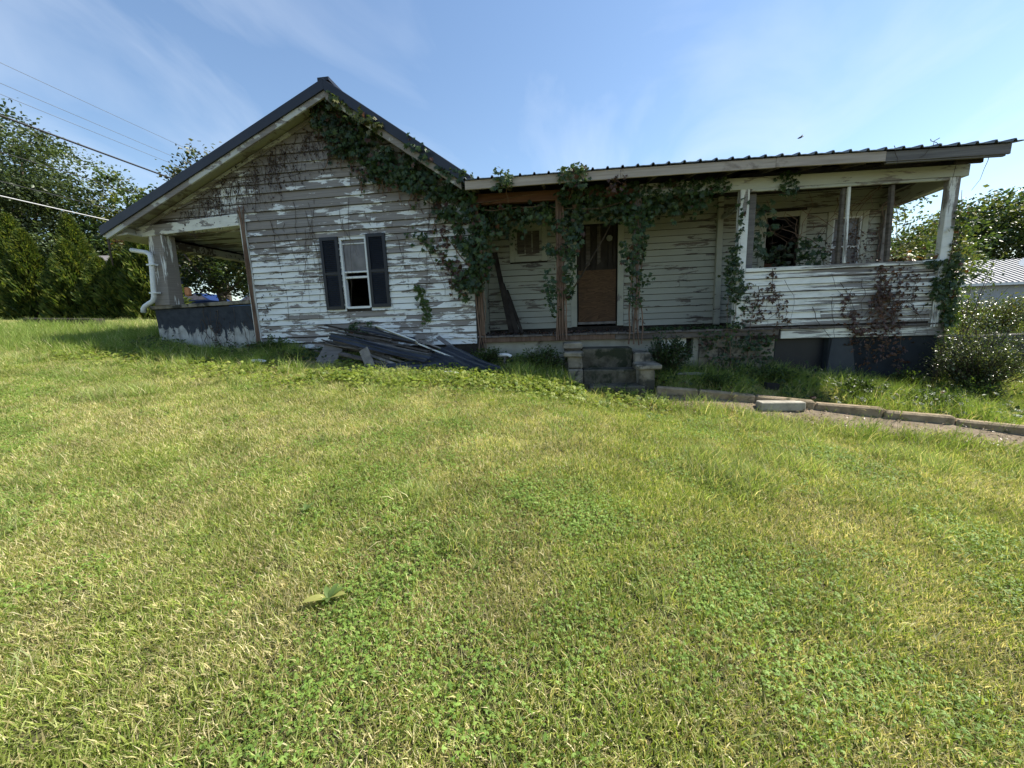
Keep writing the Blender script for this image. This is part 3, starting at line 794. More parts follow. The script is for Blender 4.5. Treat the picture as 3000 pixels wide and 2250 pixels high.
# posts
def post(x0, x1, z0, z1, mat, lean=0.0, y0=-.05, y1=.05):
    return hexa('post', [(x0, y0, z0), (x1, y0, z0), (x1, y1, z0), (x0, y1, z0)], [(x0 + lean, y0, z1), (x1 + lean, y0, z1), (x1 + lean, y1, z1), (x0 + lean, y1, z1)], mat, house, .006)
post(-1.555, -1.455, 1.05, 3.61, M['darkwood'])
post(-1.452, -1.395, 1.33, 3.60, M['brownpost'], -.03, -.06, -.02)
post(-.07, .065, 1.32, 3.595, M['brownpost'], .0, -.06, .06)
post(1.245, 1.36, 1.32, 3.585, M['greywood'], -.01)
wp = post(2.91, 3.055, 1.30, 3.545, M['postw'], -.01, -.055, .055)
post(4.525, 4.565, 2.31, 3.47, M['postw'], -.04, -.05, -.01)
post(4.455, 4.505, 2.31, 3.47, M['plank'], -.02, -.005, .06)
post(5.165, 5.215, 2.31, 3.46, M['plank'], -.05, -.02, .05)
post(3.06, 3.20, 2.30, 3.50, M['fasciaold'], .0, .06, .10)
post(5.90, 6.05, 1.25, 3.50, M['postw'], -.02)
post(5.96, 6.08, 1.25, 3.40, M['greywood'], .0, V - .12, V - .01)
# partition jamb at the back wall with a slanting head rail
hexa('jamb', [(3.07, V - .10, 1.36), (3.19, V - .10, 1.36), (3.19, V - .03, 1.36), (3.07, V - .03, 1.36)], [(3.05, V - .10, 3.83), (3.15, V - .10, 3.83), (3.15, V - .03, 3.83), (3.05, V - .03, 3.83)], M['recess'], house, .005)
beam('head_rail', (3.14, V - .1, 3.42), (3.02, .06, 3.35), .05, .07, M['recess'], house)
# half wall of the screened porch
hw = box('wall', 3.06, 6.06, .0, .08, 1.12, 2.27, M['darkwood'], house)
hw['label'] = 'clapboard half wall of the screened porch'
laps(hw, lambda z: 3.062, lambda z: 6.08, 1.345, 2.24, .1115, -.002, M['halfwall'], lmin=3, lmax=6, seed=21, proud=.034)
hexa('wall_cap', [(3.06, -.05, 2.245), (6.10, -.05, 2.24), (6.10, .11, 2.24), (3.06, .11, 2.245)], [(3.06, -.045, 2.305), (6.10, -.045, 2.30), (6.10, .11, 2.30), (3.06, .11, 2.305)], M['halfwall'], hw, .004)
hexa('trim_board', [(3.69, -.03, 1.125), (6.12, -.03, 1.115), (6.12, .0, 1.115), (3.69, .0, 1.125)], [(3.69, -.03, 1.285), (6.12, -.03, 1.275), (6.12, .0, 1.275), (3.69, .0, 1.285)], M['halfwall'], hw, .004)
sw2 = box('wall', 5.98, 6.06, .08, V, 1.12, 2.27, M['halfwall'], house)
hexa('beam', [(5.92, .06, 3.41), (6.06, .06, 3.41), (6.06, V, 3.36), (5.92, V, 3.36)], [(5.92, .06, 3.66), (6.06, .06, 3.66), (6.06, V, 3.62), (5.92, V, 3.62)], M['recess'], house, .004)
# porch floor planks and rim
flo = box('floor', -1.55, 6.05, .02, V, 1.22, 1.285, M['darkwood'], house)
x = -1.54
while x < 6.0:
    w = .128
    dz = random.uniform(-.006, .004)
    hexa('plank', [(x, -.06 + random.uniform(-.012, .012), 1.287 + dz), (x + w, -.06 + random.uniform(-.012, .012), 1.287 + dz), (x + w, V, 1.287), (x, V, 1.287)], [(x, -.055, 1.317 + dz), (x + w, -.055, 1.317 + dz), (x + w, V, 1.317), (x, V, 1.317)], M['plank'], flo)
    x += w + .006
box('rim_board', -1.5, .95, -.035, .0, 1.195, 1.285, M['brownpost'], house, .004)
box('rim_board', .955, 3.65, -.03, .0, 1.185, 1.285, M['plank'], house, .004)
# foundation
fd = holed_wall('foundation', -1.56, 2.40, .2, 1.2, .06, .2, [(-.55, -.42, .72, .84), (1.74, 2.31, .83, 1.17)], M['blockwall'], house)
fd['label'] = 'block foundation with flaking pale paint under the porch'
box('crawl_panel', 1.74, 2.20, .10, .12, .83, 1.17, M['paint'], fd)
box('crawl_opening_shade', 2.20, 2.31, .17, .19, .83, 1.17, M['dark'], fd)  # dark sheet painted as the shade in the crawl space opening
bk = holed_wall('foundation', 2.403, 3.63, .1, 1.2, .03, .2, [], M['concrete'], house)
for zz in (.42, .62, .82, 1.0):
    for k in range(3):
        x0 = 2.41 + k * .41 + (.2 if int(zz * 10) % 4 else 0) - .1
        xa, xb = max(x0, 2.405), min(x0 + .40, 3.62)
        if xb - xa > .06: box('block', xa, xb, .012, .031, zz, zz + .19, M['concrete'], bk, .008)
cf = holed_wall('foundation', 3.633, 6.08, .0, 1.115, .02, .2, [(3.64, 4.47, .54, 1.11)], M['slate'], house)
cf['label'] = 'slate painted cellar wall with a dark opening'
box('cellar_opening_shade', 3.64, 4.47, .14, .16, .54, 1.11, M['shutter'], cf)  # near-black sheet standing in for the shade inside the cellar opening
hexa('cellar_board', [(4.44, -.03, .45), (4.92, -.03, .35), (4.92, .015, .35), (4.44, .015, .45)], [(4.50, -.01, 1.11), (4.80, -.01, 1.11), (4.80, .015, 1.11), (4.50, .015, 1.11)], rough_mat('slate_sheet', (0.038, 0.043, 0.049), (0.062, 0.068, 0.074), 2.0, bump=0.2), cf)
box('cellar_sill', 3.60, 4.55, -.06, .03, .46, .535, M['concrete'], cf, .01)
box('foundation', UL, -1.56, .05, .2, .8, 1.2, M['concrete'], house)
box('foundation', 5.96, 6.06, .2, 7.6, -.1, 1.12, M['slate'], house)
# exposed sheathing at the lower left of the gable wall
box('sill_beam', -5.95, -4.55, -.012, -.003, 1.19, 1.43, M['darkwood'], house)
for k in range(4):
    box('lower_board', -5.95, -4.4 + .12 * k, -.02, -.012, 1.17 + .04 * k, 1.20 + .04 * k, M['gable'], house) if k in (0, 1) else None
# graffiti-like flaked mark stays as wear in the paint

# --- concrete steps
st = empty('concrete_steps', (.75, -.6, .5), 'crumbling concrete porch steps with block cheek walls', 'steps')
def rock(name, x0, x1, y0, y1, z0, z1, mat, parent, j=.012, bev=.016):
    b = [Vector(p) + Vector((random.uniform(-j, j), random.uniform(-j, j), random.uniform(-j, j) * .6)) for p in boxv(x0, x1, y0, y1, z0, z1)]
    return hexa(name, b[:4], b[4:], mat, parent, bev)
rock('step', .34, 1.18, -.50, -.04, .2, 1.07, M['mossy'], st)
rock('step', .36, 1.20, -.86, -.48, .15, .755, M['mossy'], st)
rock('step', .42, 1.25, -1.18, -.84, .1, .545, M['mossy'], st)
rock('cheek_block', .05, .33, -.38, -.04, .3, 1.16, M['concrete'], st)
rock('cheek_cap', .03, .345, -.52, -.20, 1.075, 1.175, M['concrete'], st)
rock('cheek_block', .10, .34, -.78, -.40, .78, 1.00, M['concrete'], st)
rock('cheek_cap', .04, .35, -.82, -.46, .965, 1.04, M['concrete'], st)
rock('cheek_block', .11, .345, -.85, -.44, .3, .77, M['concrete'], st)
rock('cheek_block', 1.19, 1.45, -.62, -.08, .2, 1.00, M['concrete'], st)
rock('cheek_block', 1.17, 1.42, -1.08, -.6, .1, .79, M['concrete'], st)
rock('cheek_cap', 1.13, 1.50, -1.12, -.70, .785, .86, M['concrete'], st)
# loose concrete block on the path
cb = rock('concrete_block', 2.66, 3.22, -1.66, -1.50, .26, .38, M['bar'], None, .008, .01)
cb.rotation_euler = (0, 0, 0)
tag(cb, 'loose pale concrete bar lying on the path against the kerb', 'block')
# ------------------------------------------------------------------ leaf geometry (numpy)
def _norm(a):
    return a / (np.linalg.norm(a, axis=-1, keepdims=True) + 1e-9)

def leaflets(base, tipdir, nrm, length, width, fold=0.25, curl=0.15):
    """one pointed leaflet (4 triangles) for each row; returns verts, tris"""
    n = len(base)
    t = _norm(tipdir); s = _norm(np.cross(t, nrm)); m = np.cross(s, t)
    L = np.asarray(length).reshape(-1, 1) * np.ones((n, 1)); Wd = np.asarray(width).reshape(-1, 1) * np.ones((n, 1))
    p0 = base
    p1 = base + t * L * .45 - s * Wd * .5 + m * Wd * fold
    p2 = base + t * L * .45 + s * Wd * .5 + m * Wd * fold
    p3 = base + t * L - m * L * curl
    pm = base + t * L * .5
    V_ = np.stack([p0, p1, p2, p3, pm], 1).reshape(-1, 3)
    o = (np.arange(n) * 5)[:, None]
    F = np.concatenate([o + np.array([0, 4, 1]), o + np.array([1, 4, 3]), o + np.array([0, 2, 4]), o + np.array([2, 3, 4])], 1).reshape(-1, 3)
    return V_, F

def rand_unit(n, r=rng):
    return _norm(r.normal(size=(n, 3)))

LEAF_K = 0.74
def creeper(centers, out, size, col, r=rng, droop=.75, k=5, spread=.55):
    """palmate creeper leaves: k leaflets each, hanging, facing `out`"""
    n = len(centers)
    out = np.broadcast_to(np.asarray(out, float), (n, 3))
    nr = _norm(out + r.normal(size=(n, 3)) * spread)
    dn = _norm(np.array([0, 0, -droop]) + r.normal(size=(n, 3)) * np.array([.55, .3, .45]))
    dn = _norm(dn - nr * (dn * nr).sum(1, keepdims=True))
    sd = np.cross(nr, dn)
    size = np.asarray(size) * np.ones(n)
    Vs, Fs, Cs = [], [], []
    angs = {5: (-1.25, -.62, 0, .62, 1.25), 3: (-.9, 0, .9), 1: (0,)}[k]
    off = 0
    for a in angs:
        d = dn * math.cos(a) + sd * math.sin(a)
        ln = size * (1 - .22 * abs(a))
        v, f = leaflets(centers, d, nr, ln, ln * .46, .18, .18)
        Vs.append(v); Fs.append(f + off); off += len(v)
        Cs.append(np.repeat(col * r.uniform(.82, 1.15, (n, 1)), 5, 0))
    return np.concatenate(Vs), np.concatenate(Fs), np.concatenate(Cs)

def in_poly(p, poly):
    x, z = p[:, 0], p[:, 1]; ins = np.zeros(len(p), bool)
    m = len(poly)
    for i in range(m):
        x1, z1 = poly[i]; x2, z2 = poly[(i + 1) % m]
        c = ((z1 > z) != (z2 > z)) & (x < (x2 - x1) * (z - z1) / (z2 - z1 + 1e-12) + x1)
        ins ^= c
    return ins

def poly_pts(poly, n, r=rng):
    P = np.array(poly); lo, hi = P.min(0), P.max(0); out = np.zeros((0, 2))
    while len(out) < n:
        q = r.uniform(lo, hi, (n * 2, 2)); out = np.concatenate([out, q[in_poly(q, poly)]])
    return out[:n]

GREEN = np.array([[.030, .060, .020], [.045, .085, .028], [.065, .11, .035], [.035, .07, .03]])
def leafcol(n, base=GREEN, red=.03, r=rng):
    c = base[r.integers(0, len(base), n)].copy()
    m = r.random(n) < red
    c[m] = np.array([.11, .05, .032]) * r.uniform(.5, 1.3, (m.sum(), 1))
    return c
DRY = np.array([[.10, .050, .036], [.075, .040, .030], [.13, .075, .05], [.055, .036, .028]])
YEL = np.array([[.16, .19, .04], [.12, .17, .04], [.20, .20, .06], [.09, .14, .03]])

def strand(p0, p1, wob=.05, n=7, plane_y=None, r=rng):
    t = np.linspace(0, 1, n)[:, None]
    p = np.array(p0) * (1 - t) + np.array(p1) * t
    w = np.cumsum(r.normal(size=(n, 3)) * wob, 0) * np.array([1, .25, .6]); w -= t * w[-1]
    return p + w

def stems(name, lines, rad, mat, parent):
    prs = []
    for l in lines:
        rr = rad if not isinstance(rad, tuple) else rng.uniform(*rad)
        prs.append(tube_geo(l, [rr * (1 - .5 * i / (len(l) - 1)) for i in range(len(l))], 4))
    v, f = join(prs)
    o = mesh(name, v, f, mat, parent); o['kind'] = 'stuff'
    return o

def vine(name, loc, label, leaves, lines, stem_r=(.004, .009), mat='leaf', smat='stem', cat='vine', group=None):
    e = empty(name, loc, label, cat, group)
    if leaves:
        Vs, Fs, Cs, off = [], [], [], 0
        for (v, f, c) in leaves:
            Vs.append(v); Fs.append(f + off); Cs.append(c); off += len(v)
        o = mesh('foliage', np.concatenate(Vs), np.concatenate(Fs), M[mat], e, False, np.concatenate(Cs)); o['kind'] = 'stuff'
    if lines: stems('stem', lines, stem_r, M[smat], e)
    return e

def sheet_leaves(poly, n, y0, y1, size, base=GREEN, red=.03, out=(0, -1, .25), k=5):
    n = int(n * 1.75); size = (size[0] * LEAF_K * .72, size[1] * LEAF_K * 1.05)
    p = poly_pts(poly, n)
    if k == 5 and n > 60:                                   # ragged cover: holes and tufts
        g_ = vnoise(p[:, 0] + 7, p[:, 1] + 3, .17) * .6 + vnoise(p[:, 0], p[:, 1] + 11, .07) * .4
        p = p[g_ > .345]; n = len(p)
        p[:, 1] -= np.abs(rng.normal(0, .05, n)) * (rng.random(n) < .25)
        p[:, 0] += rng.normal(0, .05, n) * (rng.random(n) < .3)
    c = np.stack([p[:, 0], rng.uniform(y0, y1, n), p[:, 1]], 1)
    return creeper(c, out, rng.uniform(size[0], size[1], n), leafcol(n, base, red), k=k)

def line_leaves(line, n, spread, size, base=GREEN, red=.05, out=(0, -1, .2), k=5):
    l = np.array(line); t = rng.uniform(0, len(l) - 1.001, n); i = t.astype(int); fr = (t - i)[:, None]
    c = l[i] * (1 - fr) + l[i + 1] * fr + rng.normal(size=(n, 3)) * np.array(spread)
    return creeper(c, out, rng.uniform(size[0], size[1], n), leafcol(n, base, red), k=k)

_vn = np.random.default_rng(5).random((64, 64))
def vnoise(x, y, s):
    x, y = x / s + 20, y / s + 20
    i, j = np.floor(x).astype(int), np.floor(y).astype(int); fx, fy = x - i, y - j
    fx, fy = fx * fx * (3 - 2 * fx), fy * fy * (3 - 2 * fy)
    g = lambda a, b: _vn[a % 64, b % 64]
    return (g(i, j) * (1 - fx) + g(i + 1, j) * fx) * (1 - fy) + (g(i, j + 1) * (1 - fx) + g(i + 1, j + 1) * fx) * fy

# --- creeper covering the right rake of the gable and the corner by the porch
gm = [(-4.14, 5.48), (-4.26, 5.34), (-4.29, 5.12), (-4.10, 5.0), (-4.04, 4.65), (-3.79, 4.57), (-3.52, 4.51), (-3.47, 4.28), (-3.25, 4.10), (-2.80, 3.96), (-2.47, 3.81), (-2.18, 3.75), (-2.22, 3.53), (-1.82, 3.31), (-1.85, 3.01), (-1.59, 2.61), (-1.90, 2.41), (-1.81, 2.10), (-1.62, 1.92), (-1.38, 2.15), (-1.20, 2.62), (-1.16, 3.20), (-1.40, 3.55), (-1.45, 3.80), (-1.66, 3.92), (-2.20, 4.26), (-3.06, 4.84), (-3.61, 5.24), (-3.91, 5.40)]
gm_top = [(-1.75, 4.10), (-2.15, 4.20), (-1.58, 3.78), (-1.36, 3.90), (-1.52, 4.06)]
rakeline = [(-3.85, -.42, 5.42), (-3.3, -.42, 5.06), (-2.9, -.43, 4.80)]
rakeline2 = [(-2.45, -.43, 4.55), (-2.1, -.43, 4.25)]
L = [sheet_leaves(gm, 2100, -.22, -.03, (.055, .12), red=.06), sheet_leaves(gm, 330, -.32, -.15, (.07, .13)),
     sheet_leaves(gm_top, 60, -.44, -.38, (.06, .10), red=.0), line_leaves(rakeline, 120, (.05, .03, .05), (.05, .09), YEL * .6, .02),
     line_leaves(rakeline2, 30, (.06, .03, .05), (.05, .09), GREEN), line_leaves([(-4.15, -.15, 5.40), (-4.0, -.15, 4.95), (-3.8, -.15, 4.6)], 90, (.07, .04, .08), (.06, .10), np.array([[.16, .13, .09], [.10, .10, .05]]), .2)]
hang = []
for i in range(46):
    t_ = rng.random(); a_ = gm[int(2 + t_ * 15)]
    u_ = a_[0] + rng.uniform(-.1, .2); z_ = a_[1] + rng.uniform(0, .12)
    h_ = strand((u_, -.07, z_), (u_ + rng.uniform(-.12, .06), -.07, z_ - rng.uniform(.12, .42)), .02, 6)
    hang.append(h_); L.append(line_leaves(h_, int(rng.integers(4, 11)), (.025, .02, .03), (.035, .075), np.concatenate([GREEN, DRY]), .05, k=5 if i % 3 else 1))
lines = hang + [strand((-1.5 + q_, -.06, 1.0), (-1.55 + q_ * .6, -.08, 3.4), .03, 10) for q_ in (-.05, .03, .08, .12)] + [strand((-1.5, -.04, 1.1), (-1.6, -.06, 3.7), .03), strand((-1.45, -.05, 1.1), (-1.3, -.1, 3.4), .04), strand((-1.6, -.05, 3.6), (-3.9, -.06, 5.3), .05, 14), strand((-1.7, -.05, 3.3), (-3.4, -.05, 4.4), .06, 12), strand((-1.6, -.05, 2.6), (-2.6, -.04, 3.9), .05)]
vine('creeper_vine', (-1.5, -.05, 1.1), 'dense dark creeper hanging from the right rake of the gable down to the porch corner', L, lines, (.008, .016))
# --- loose green branch across the gable wall and a small hanging strip
br = [(-2.73, -.06, 3.19), (-2.48, -.06, 3.15), (-2.31, -.06, 2.97), (-2.22, -.06, 2.82), (-2.05, -.06, 2.66), (-1.88, -.06, 2.50)]
vine('creeper_branch', (-1.9, -.05, 2.5), 'arching green creeper branch reaching towards the window over white boards', [line_leaves(br, 95, (.07, .025, .06), (.045, .085), np.array([[.055, .10, .03], [.08, .13, .035], [.04, .075, .025]]), .06), line_leaves([(-2.2, -.06, 2.8), (-2.05, -.06, 3.1), (-2.1, -.06, 3.25)], 30, (.05, .02, .08), (.04, .07), DRY, .5), line_leaves([(-2.1, -.06, 2.75), (-1.85, -.06, 2.45), (-1.75, -.06, 2.05)], 60, (.07, .02, .08), (.04, .08), DRY, .5)], [br, strand((-2.2, -.05, 2.8), (-2.1, -.05, 3.4), .02), strand((-2.4, -.04, 3.0), (-2.1, -.04, 2.2), .02)])
sp = [(-2.66, -.05, 2.29), (-2.58, -.05, 2.13), (-2.55, -.05, 1.95), (-2.51, -.05, 1.82), (-2.47, -.05, 1.65)]
vine('creeper_strip', (-2.5, -.05, 1.3), 'narrow strip of bright green leaves on the boards right of the shutter', [line_leaves(sp, 75, (.05, .02, .04), (.05, .085), np.array([[.06, .11, .03], [.085, .14, .04]]), .0)], [sp + [(-2.4, -.04, 1.2)]])
lc = [(-4.13, 1.55), (-3.90, 1.66), (-3.62, 1.67), (-3.56, 1.50), (-3.75, 1.28), (-4.05, 1.32)]
vine('creeper_clump', (-3.8, -.05, 1.1), 'clump of dark creeper leaves on the boards below the window', [sheet_leaves(lc, 130, -.22, -.05, (.05, .09))], [strand((-3.9, -.05, 1.0), (-3.75, -.05, 1.6), .03)])
# --- dry tendrils over the upper left gable
dl, dleaf = [], []
for i in range(130):
    u = rng.uniform(-7.3, -3.9); zt = rake(u) - .24 - rng.uniform(0, .25)
    ln = rng.uniform(.15, .75)
    s_ = strand((u, -.04, zt), (u + rng.uniform(-.25, .25), -.04, zt - ln), .018, 6)
    dl.append(s_)
    if rng.random() < .7: dleaf.append(line_leaves(s_, int(rng.integers(3, 9)), (.03, .012, .04), (.03, .065), DRY * .6, .0, k=1))
for i in range(26):
    u = rng.uniform(-6.0, -1.9)
    dl.append(strand((u, -.035, rng.uniform(3.0, 4.0)), (u + rng.uniform(-.4, .4), -.035, rng.uniform(1.6, 3.2)), .03, 9))
for a, b in (((-7.5, -.04, 3.95), (-5.0, -.04, 4.9)), ((-6.6, -.04, 4.35), (-4.2, -.04, 4.75)), ((-5.9, -.04, 4.3), (-4.0, -.04, 4.35)), ((-6.9, -.04, 4.0), (-5.9, -.04, 4.5))):
    s_ = strand(a, b, .05, 12); dl.append(s_); dleaf.append(line_leaves(s_, 60, (.05, .012, .06), (.03, .06), DRY * .5, .0, k=1))
vine('dry_tendrils', (-5.9, -.04, 3.6), 'web of dead brown tendrils under the left rake of the gable', dleaf, dl, (.003, .006), 'leaf', 'twig')
# --- thick dead stem up the corner board, dead vine on parapet
cs = []
for k in range(7):
    o_ = rng.uniform(-.05, .05)
    cs.append(np.array([(-6.03 + o_, -.05, 1.05), (-6.02 + o_ * .6, -.055, 2.16), (-6.03 + o_, -.055, 2.71), (-6.0 + o_ * .5, -.055, 3.40), (-6.0 + o_ * 1.6, -.05, 3.9)]) + rng.normal(size=(5, 3)) * .008)
vine('dead_vine_stem', (-6.0, -.05, 1.1), 'ropy dead reddish vine stem climbing the left corner board', [line_leaves([(-5.85, -.05, 1.6), (-5.7, -.05, 2.2)], 30, (.06, .01, .2), (.04, .07), DRY * .5, 0, k=1)], cs, (.010, .022))
pd, pl_ = [], []
for k in range(16):
    u = rng.uniform(-7.4, -6.2); zt = rng.uniform(1.6, 2.1)
    s_ = strand((u, -.035, zt), (u + rng.uniform(-.3, .3), -.035, 1.2), .03, 7); pd.append(s_)
    if -7.0 < u < -6.5: pl_.append(line_leaves(s_, 26, (.05, .01, .08), (.03, .06), DRY * .8, .1, k=1))
vine('dead_parapet_vine', (-6.8, -.04, 1.2), 'withered red brown vine hanging on the slate parapet', pl_, pd, (.003, .006), 'leaf', 'twig')
# --- vines along the porch beam and on the posts
low = [(-1.45, 3.40), (-1.20, 3.16), (-.83, 3.25), (-.51, 3.34), (-.24, 3.33), (-.05, 3.46), (.34, 3.24), (.81, 3.30), (1.09, 3.2), (1.64, 3.28), (2.4, 3.36)]
up = [(2.6, 3.62), (1.98, 3.72), (1.26, 3.72), (.8, 3.66), (.3, 3.62), (-.3, 3.60), (-.9, 3.6), (-1.45, 3.66)]
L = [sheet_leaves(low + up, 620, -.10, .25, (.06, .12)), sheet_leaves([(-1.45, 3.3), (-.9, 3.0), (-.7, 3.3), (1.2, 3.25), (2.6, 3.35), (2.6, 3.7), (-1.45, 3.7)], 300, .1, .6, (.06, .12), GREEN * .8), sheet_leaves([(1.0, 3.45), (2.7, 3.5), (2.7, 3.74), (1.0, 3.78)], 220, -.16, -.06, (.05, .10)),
     sheet_leaves([(.45, 3.5), (1.3, 3.5), (1.3, 3.78), (.45, 3.76)], 90, -.14, -.06, (.06, .11)),
     sheet_leaves([(-1.15, 3.74), (-.72, 3.72), (-.72, 3.98), (-1.0, 4.0)], 40, -.56, -.48, (.07, .12), np.array([[.09, .13, .05], [.05, .09, .03]]), .0),
     sheet_leaves([(-.06, 3.62), (.42, 3.62), (.46, 3.96), (.05, 4.0)], 75, -.56, -.48, (.06, .11), np.array([[.09, .13, .045], [.05, .09, .03]]), .06),
     sheet_leaves([(-.05, 3.5), (.35, 3.5), (.4, 3.75), (0, 3.75)], 50, -.3, -.08, (.06, .12), GREEN, .15),
     sheet_leaves([(.75, 3.80), (1.05, 3.80), (1.05, 3.55), (.75, 3.55)], 25, -.5, -.4, (.05, .09), DRY, .5)]
for x in (-1.0, -.6, -.2, .3, .75, 1.6, 1.9, 2.2):
    L.append(line_leaves([(x, -.03, 3.5), (x + rng.uniform(-.08, .08), -.02, 3.12)], 12, (.03, .03, .05), (.06, .11)))
lines = [strand((-1.4, -.07, 3.6), (2.6, -.07, 3.66), .06, 16), strand((-1.4, -.06, 3.5), (2.0, -.06, 3.5), .06, 16), strand((.1, -.1, 3.5), (.2, -.5, 3.98), .03), strand((-.9, -.1, 3.6), (-.85, -.5, 3.95), .03)]
vine('beam_creeper', (.3, -.05, 3.3), 'creeper trailing along the brown and white porch beam with tufts over the fascia', L, lines, (.005, .010))
p1 = [(-.25, 3.07), (-.15, 3.17), (-.06, 2.77), (.05, 2.6), (.06, 2.02), (.19, 1.89), (.23, 2.55), (.33, 2.84), (.40, 3.07), (.34, 3.3), (.05, 3.3), (-.1, 3.2)]
p1b = [(-.28, 2.50), (-.16, 2.44), (-.08, 2.2), (-.09, 1.65), (-.2, 1.85), (-.27, 2.1)]
p1c = [(-.29, 2.84), (-.08, 2.95), (-.06, 2.7), (-.2, 2.72)]
vine('post_creeper', (0, -.05, 1.3), 'loose creeper with shredded stem round the brown post left of the doorway', [sheet_leaves(p1, 250, -.16, .02, (.06, .115)), sheet_leaves(p1b, 85, -.14, -.03, (.055, .10)), sheet_leaves(p1c, 45, -.14, -.03, (.06, .10)), line_leaves([(.0, -.08, 3.1), (.0, -.08, 1.4)], 70, (.06, .03, .2), (.03, .06), DRY * .9, .2, k=1)],
     [strand((x, -.075, 1.2), (x * .5, -.075, 3.5), .015, 10) for x in (-.08, -.04, .0, .05, .09, .12)], (.008, .017))
p2 = [(1.02, 2.99), (1.09, 3.08), (1.05, 3.4), (1.50, 3.4), (1.55, 3.07), (1.46, 2.87), (1.43, 2.66), (1.38, 2.3), (1.22, 2.3), (1.04, 2.43), (1.02, 2.71)]
p2b = [(1.35, 2.55), (1.60, 2.50), (1.57, 2.22), (1.39, 2.08), (1.38, 1.75), (1.18, 1.75), (1.15, 2.1), (1.3, 2.3)]
vine('post_creeper', (1.3, -.05, 1.3), 'thick leafy creeper covering the top of the grey post right of the doorway', [sheet_leaves(p2, 330, -.20, .04, (.06, .115)), sheet_leaves(p2b, 90, -.15, .0, (.05, .09)), line_leaves([(1.3, -.08, 1.9), (1.3, -.08, 1.35)], 25, (.1, .03, .1), (.04, .06), DRY * .7, .2, k=1)],
     [strand((1.3 + x, -.07, 1.1), (1.3 + x * .5, -.07, 3.5), .02, 10) for x in (-.09, -.03, .03, .09)], (.008, .015))
wv = [(2.85, 2.82), (2.76, 2.71), (2.74, 2.50), (2.71, 2.19), (2.77, 1.88), (2.80, 1.57), (2.82, 1.33), (3.07, 1.33), (3.07, 1.71), (3.05, 2.0), (2.94, 2.39), (2.92, 2.70)]
fo = [(2.29, 1.28), (3.09, 1.30), (3.52, 1.2), (3.55, .78), (3.17, .58), (2.77, .52), (2.46, .9)]
vine('post_creeper', (2.9, -.05, .6), 'creeper with small leaves on the white post, spilling over the foundation below', [sheet_leaves(wv, 330, -.16, -.05, (.045, .085)), sheet_leaves(fo, 430, -.16, -.02, (.04, .08), GREEN, .12), line_leaves([(2.95, -.08, 3.4), (2.9, -.08, 2.8)], 26, (.05, .02, .12), (.04, .08)), sheet_leaves([(3.0, 1.4), (3.35, 1.4), (3.35, 2.0), (3.05, 2.1)], 70, -.09, -.03, (.04, .07), np.concatenate([GREEN, DRY]), .2, k=3)],
     [strand((2.85, -.06, .6), (2.87, -.07, 3.0), .03, 10), strand((2.95, -.06, .5), (2.95, -.07, 2.4), .03, 10), strand((3.2, -.05, .5), (3.25, -.05, 1.9), .03, 8), strand((2.5, -.05, 1.2), (3.4, -.05, .6), .04, 8)])
# creeper hanging inside the screened opening
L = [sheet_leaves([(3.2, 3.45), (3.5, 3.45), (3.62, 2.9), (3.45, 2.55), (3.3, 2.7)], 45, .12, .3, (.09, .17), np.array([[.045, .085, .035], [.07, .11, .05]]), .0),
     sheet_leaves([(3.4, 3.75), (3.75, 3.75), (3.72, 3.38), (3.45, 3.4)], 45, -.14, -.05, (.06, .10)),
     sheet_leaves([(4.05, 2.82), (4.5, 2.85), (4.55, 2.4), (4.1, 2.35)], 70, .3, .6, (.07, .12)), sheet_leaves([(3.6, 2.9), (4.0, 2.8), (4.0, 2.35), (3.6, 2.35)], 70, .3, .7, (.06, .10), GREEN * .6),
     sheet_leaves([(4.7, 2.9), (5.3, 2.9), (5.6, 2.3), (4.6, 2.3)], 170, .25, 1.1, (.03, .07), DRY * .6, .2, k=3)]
vine('porch_creeper', (4.0, .3, 2.3), 'creeper with large pale leaves hanging inside the screened porch opening', L, [strand((3.2, .2, 3.5), (3.5, .2, 2.5), .03), strand((4.0, .7, 3.3), (5.0, .7, 2.5), .08, 10), strand((4.9, .8, 3.5), (5.3, .8, 2.4), .06, 10), strand((5.3, .7, 3.5), (4.6, .9, 2.9), .06, 10), strand((4.4, .5, 2.4), (4.2, .5, 3.6), .05, 10), strand((5.6, .6, 3.4), (5.7, .6, 2.3), .04, 8)] + [strand((rng.uniform(3.4, 5.8), rng.uniform(.2, 1.2), rng.uniform(3.0, 3.7)), (rng.uniform(3.4, 5.8), rng.uniform(.2, 1.2), rng.uniform(2.3, 2.8)), .07, 10) for _ in range(22)], (.003, .007))
# corner creeper; sunlight on its outer side is put into yellower leaf colours
cv = [(5.70, 2.29), (5.84, 2.16), (5.86, 1.74), (6.0, 1.5), (6.06, 1.22), (6.20, 1.3), (6.22, 1.93), (6.20, 2.32)]
cu = [(6.0, 2.3), (6.22, 2.3), (6.16, 2.75), (6.06, 3.2), (5.98, 3.2), (6.02, 2.7)]
L = [sheet_leaves(cv, 420, -.14, -.03, (.05, .095), GREEN, .03), sheet_leaves(cu, 150, -.10, .06, (.045, .08), np.concatenate([GREEN, YEL]), .06)]
pts = np.stack([6.10 + np.abs(rng.normal(0, .10, 760)), rng.uniform(-.16, .5, 760), rng.uniform(.9, 3.1, 760)], 1)
L.append(creeper(pts, (.7, -.6, .3), rng.uniform(.04, .07, 760), leafcol(760, np.concatenate([YEL, YEL * 1.3, GREEN]), .10)))
pts = np.stack([rng.uniform(5.2, 6.1, 150), rng.uniform(-.03, .10, 150), 2.30 + np.abs(rng.normal(0, .06, 150))], 1)
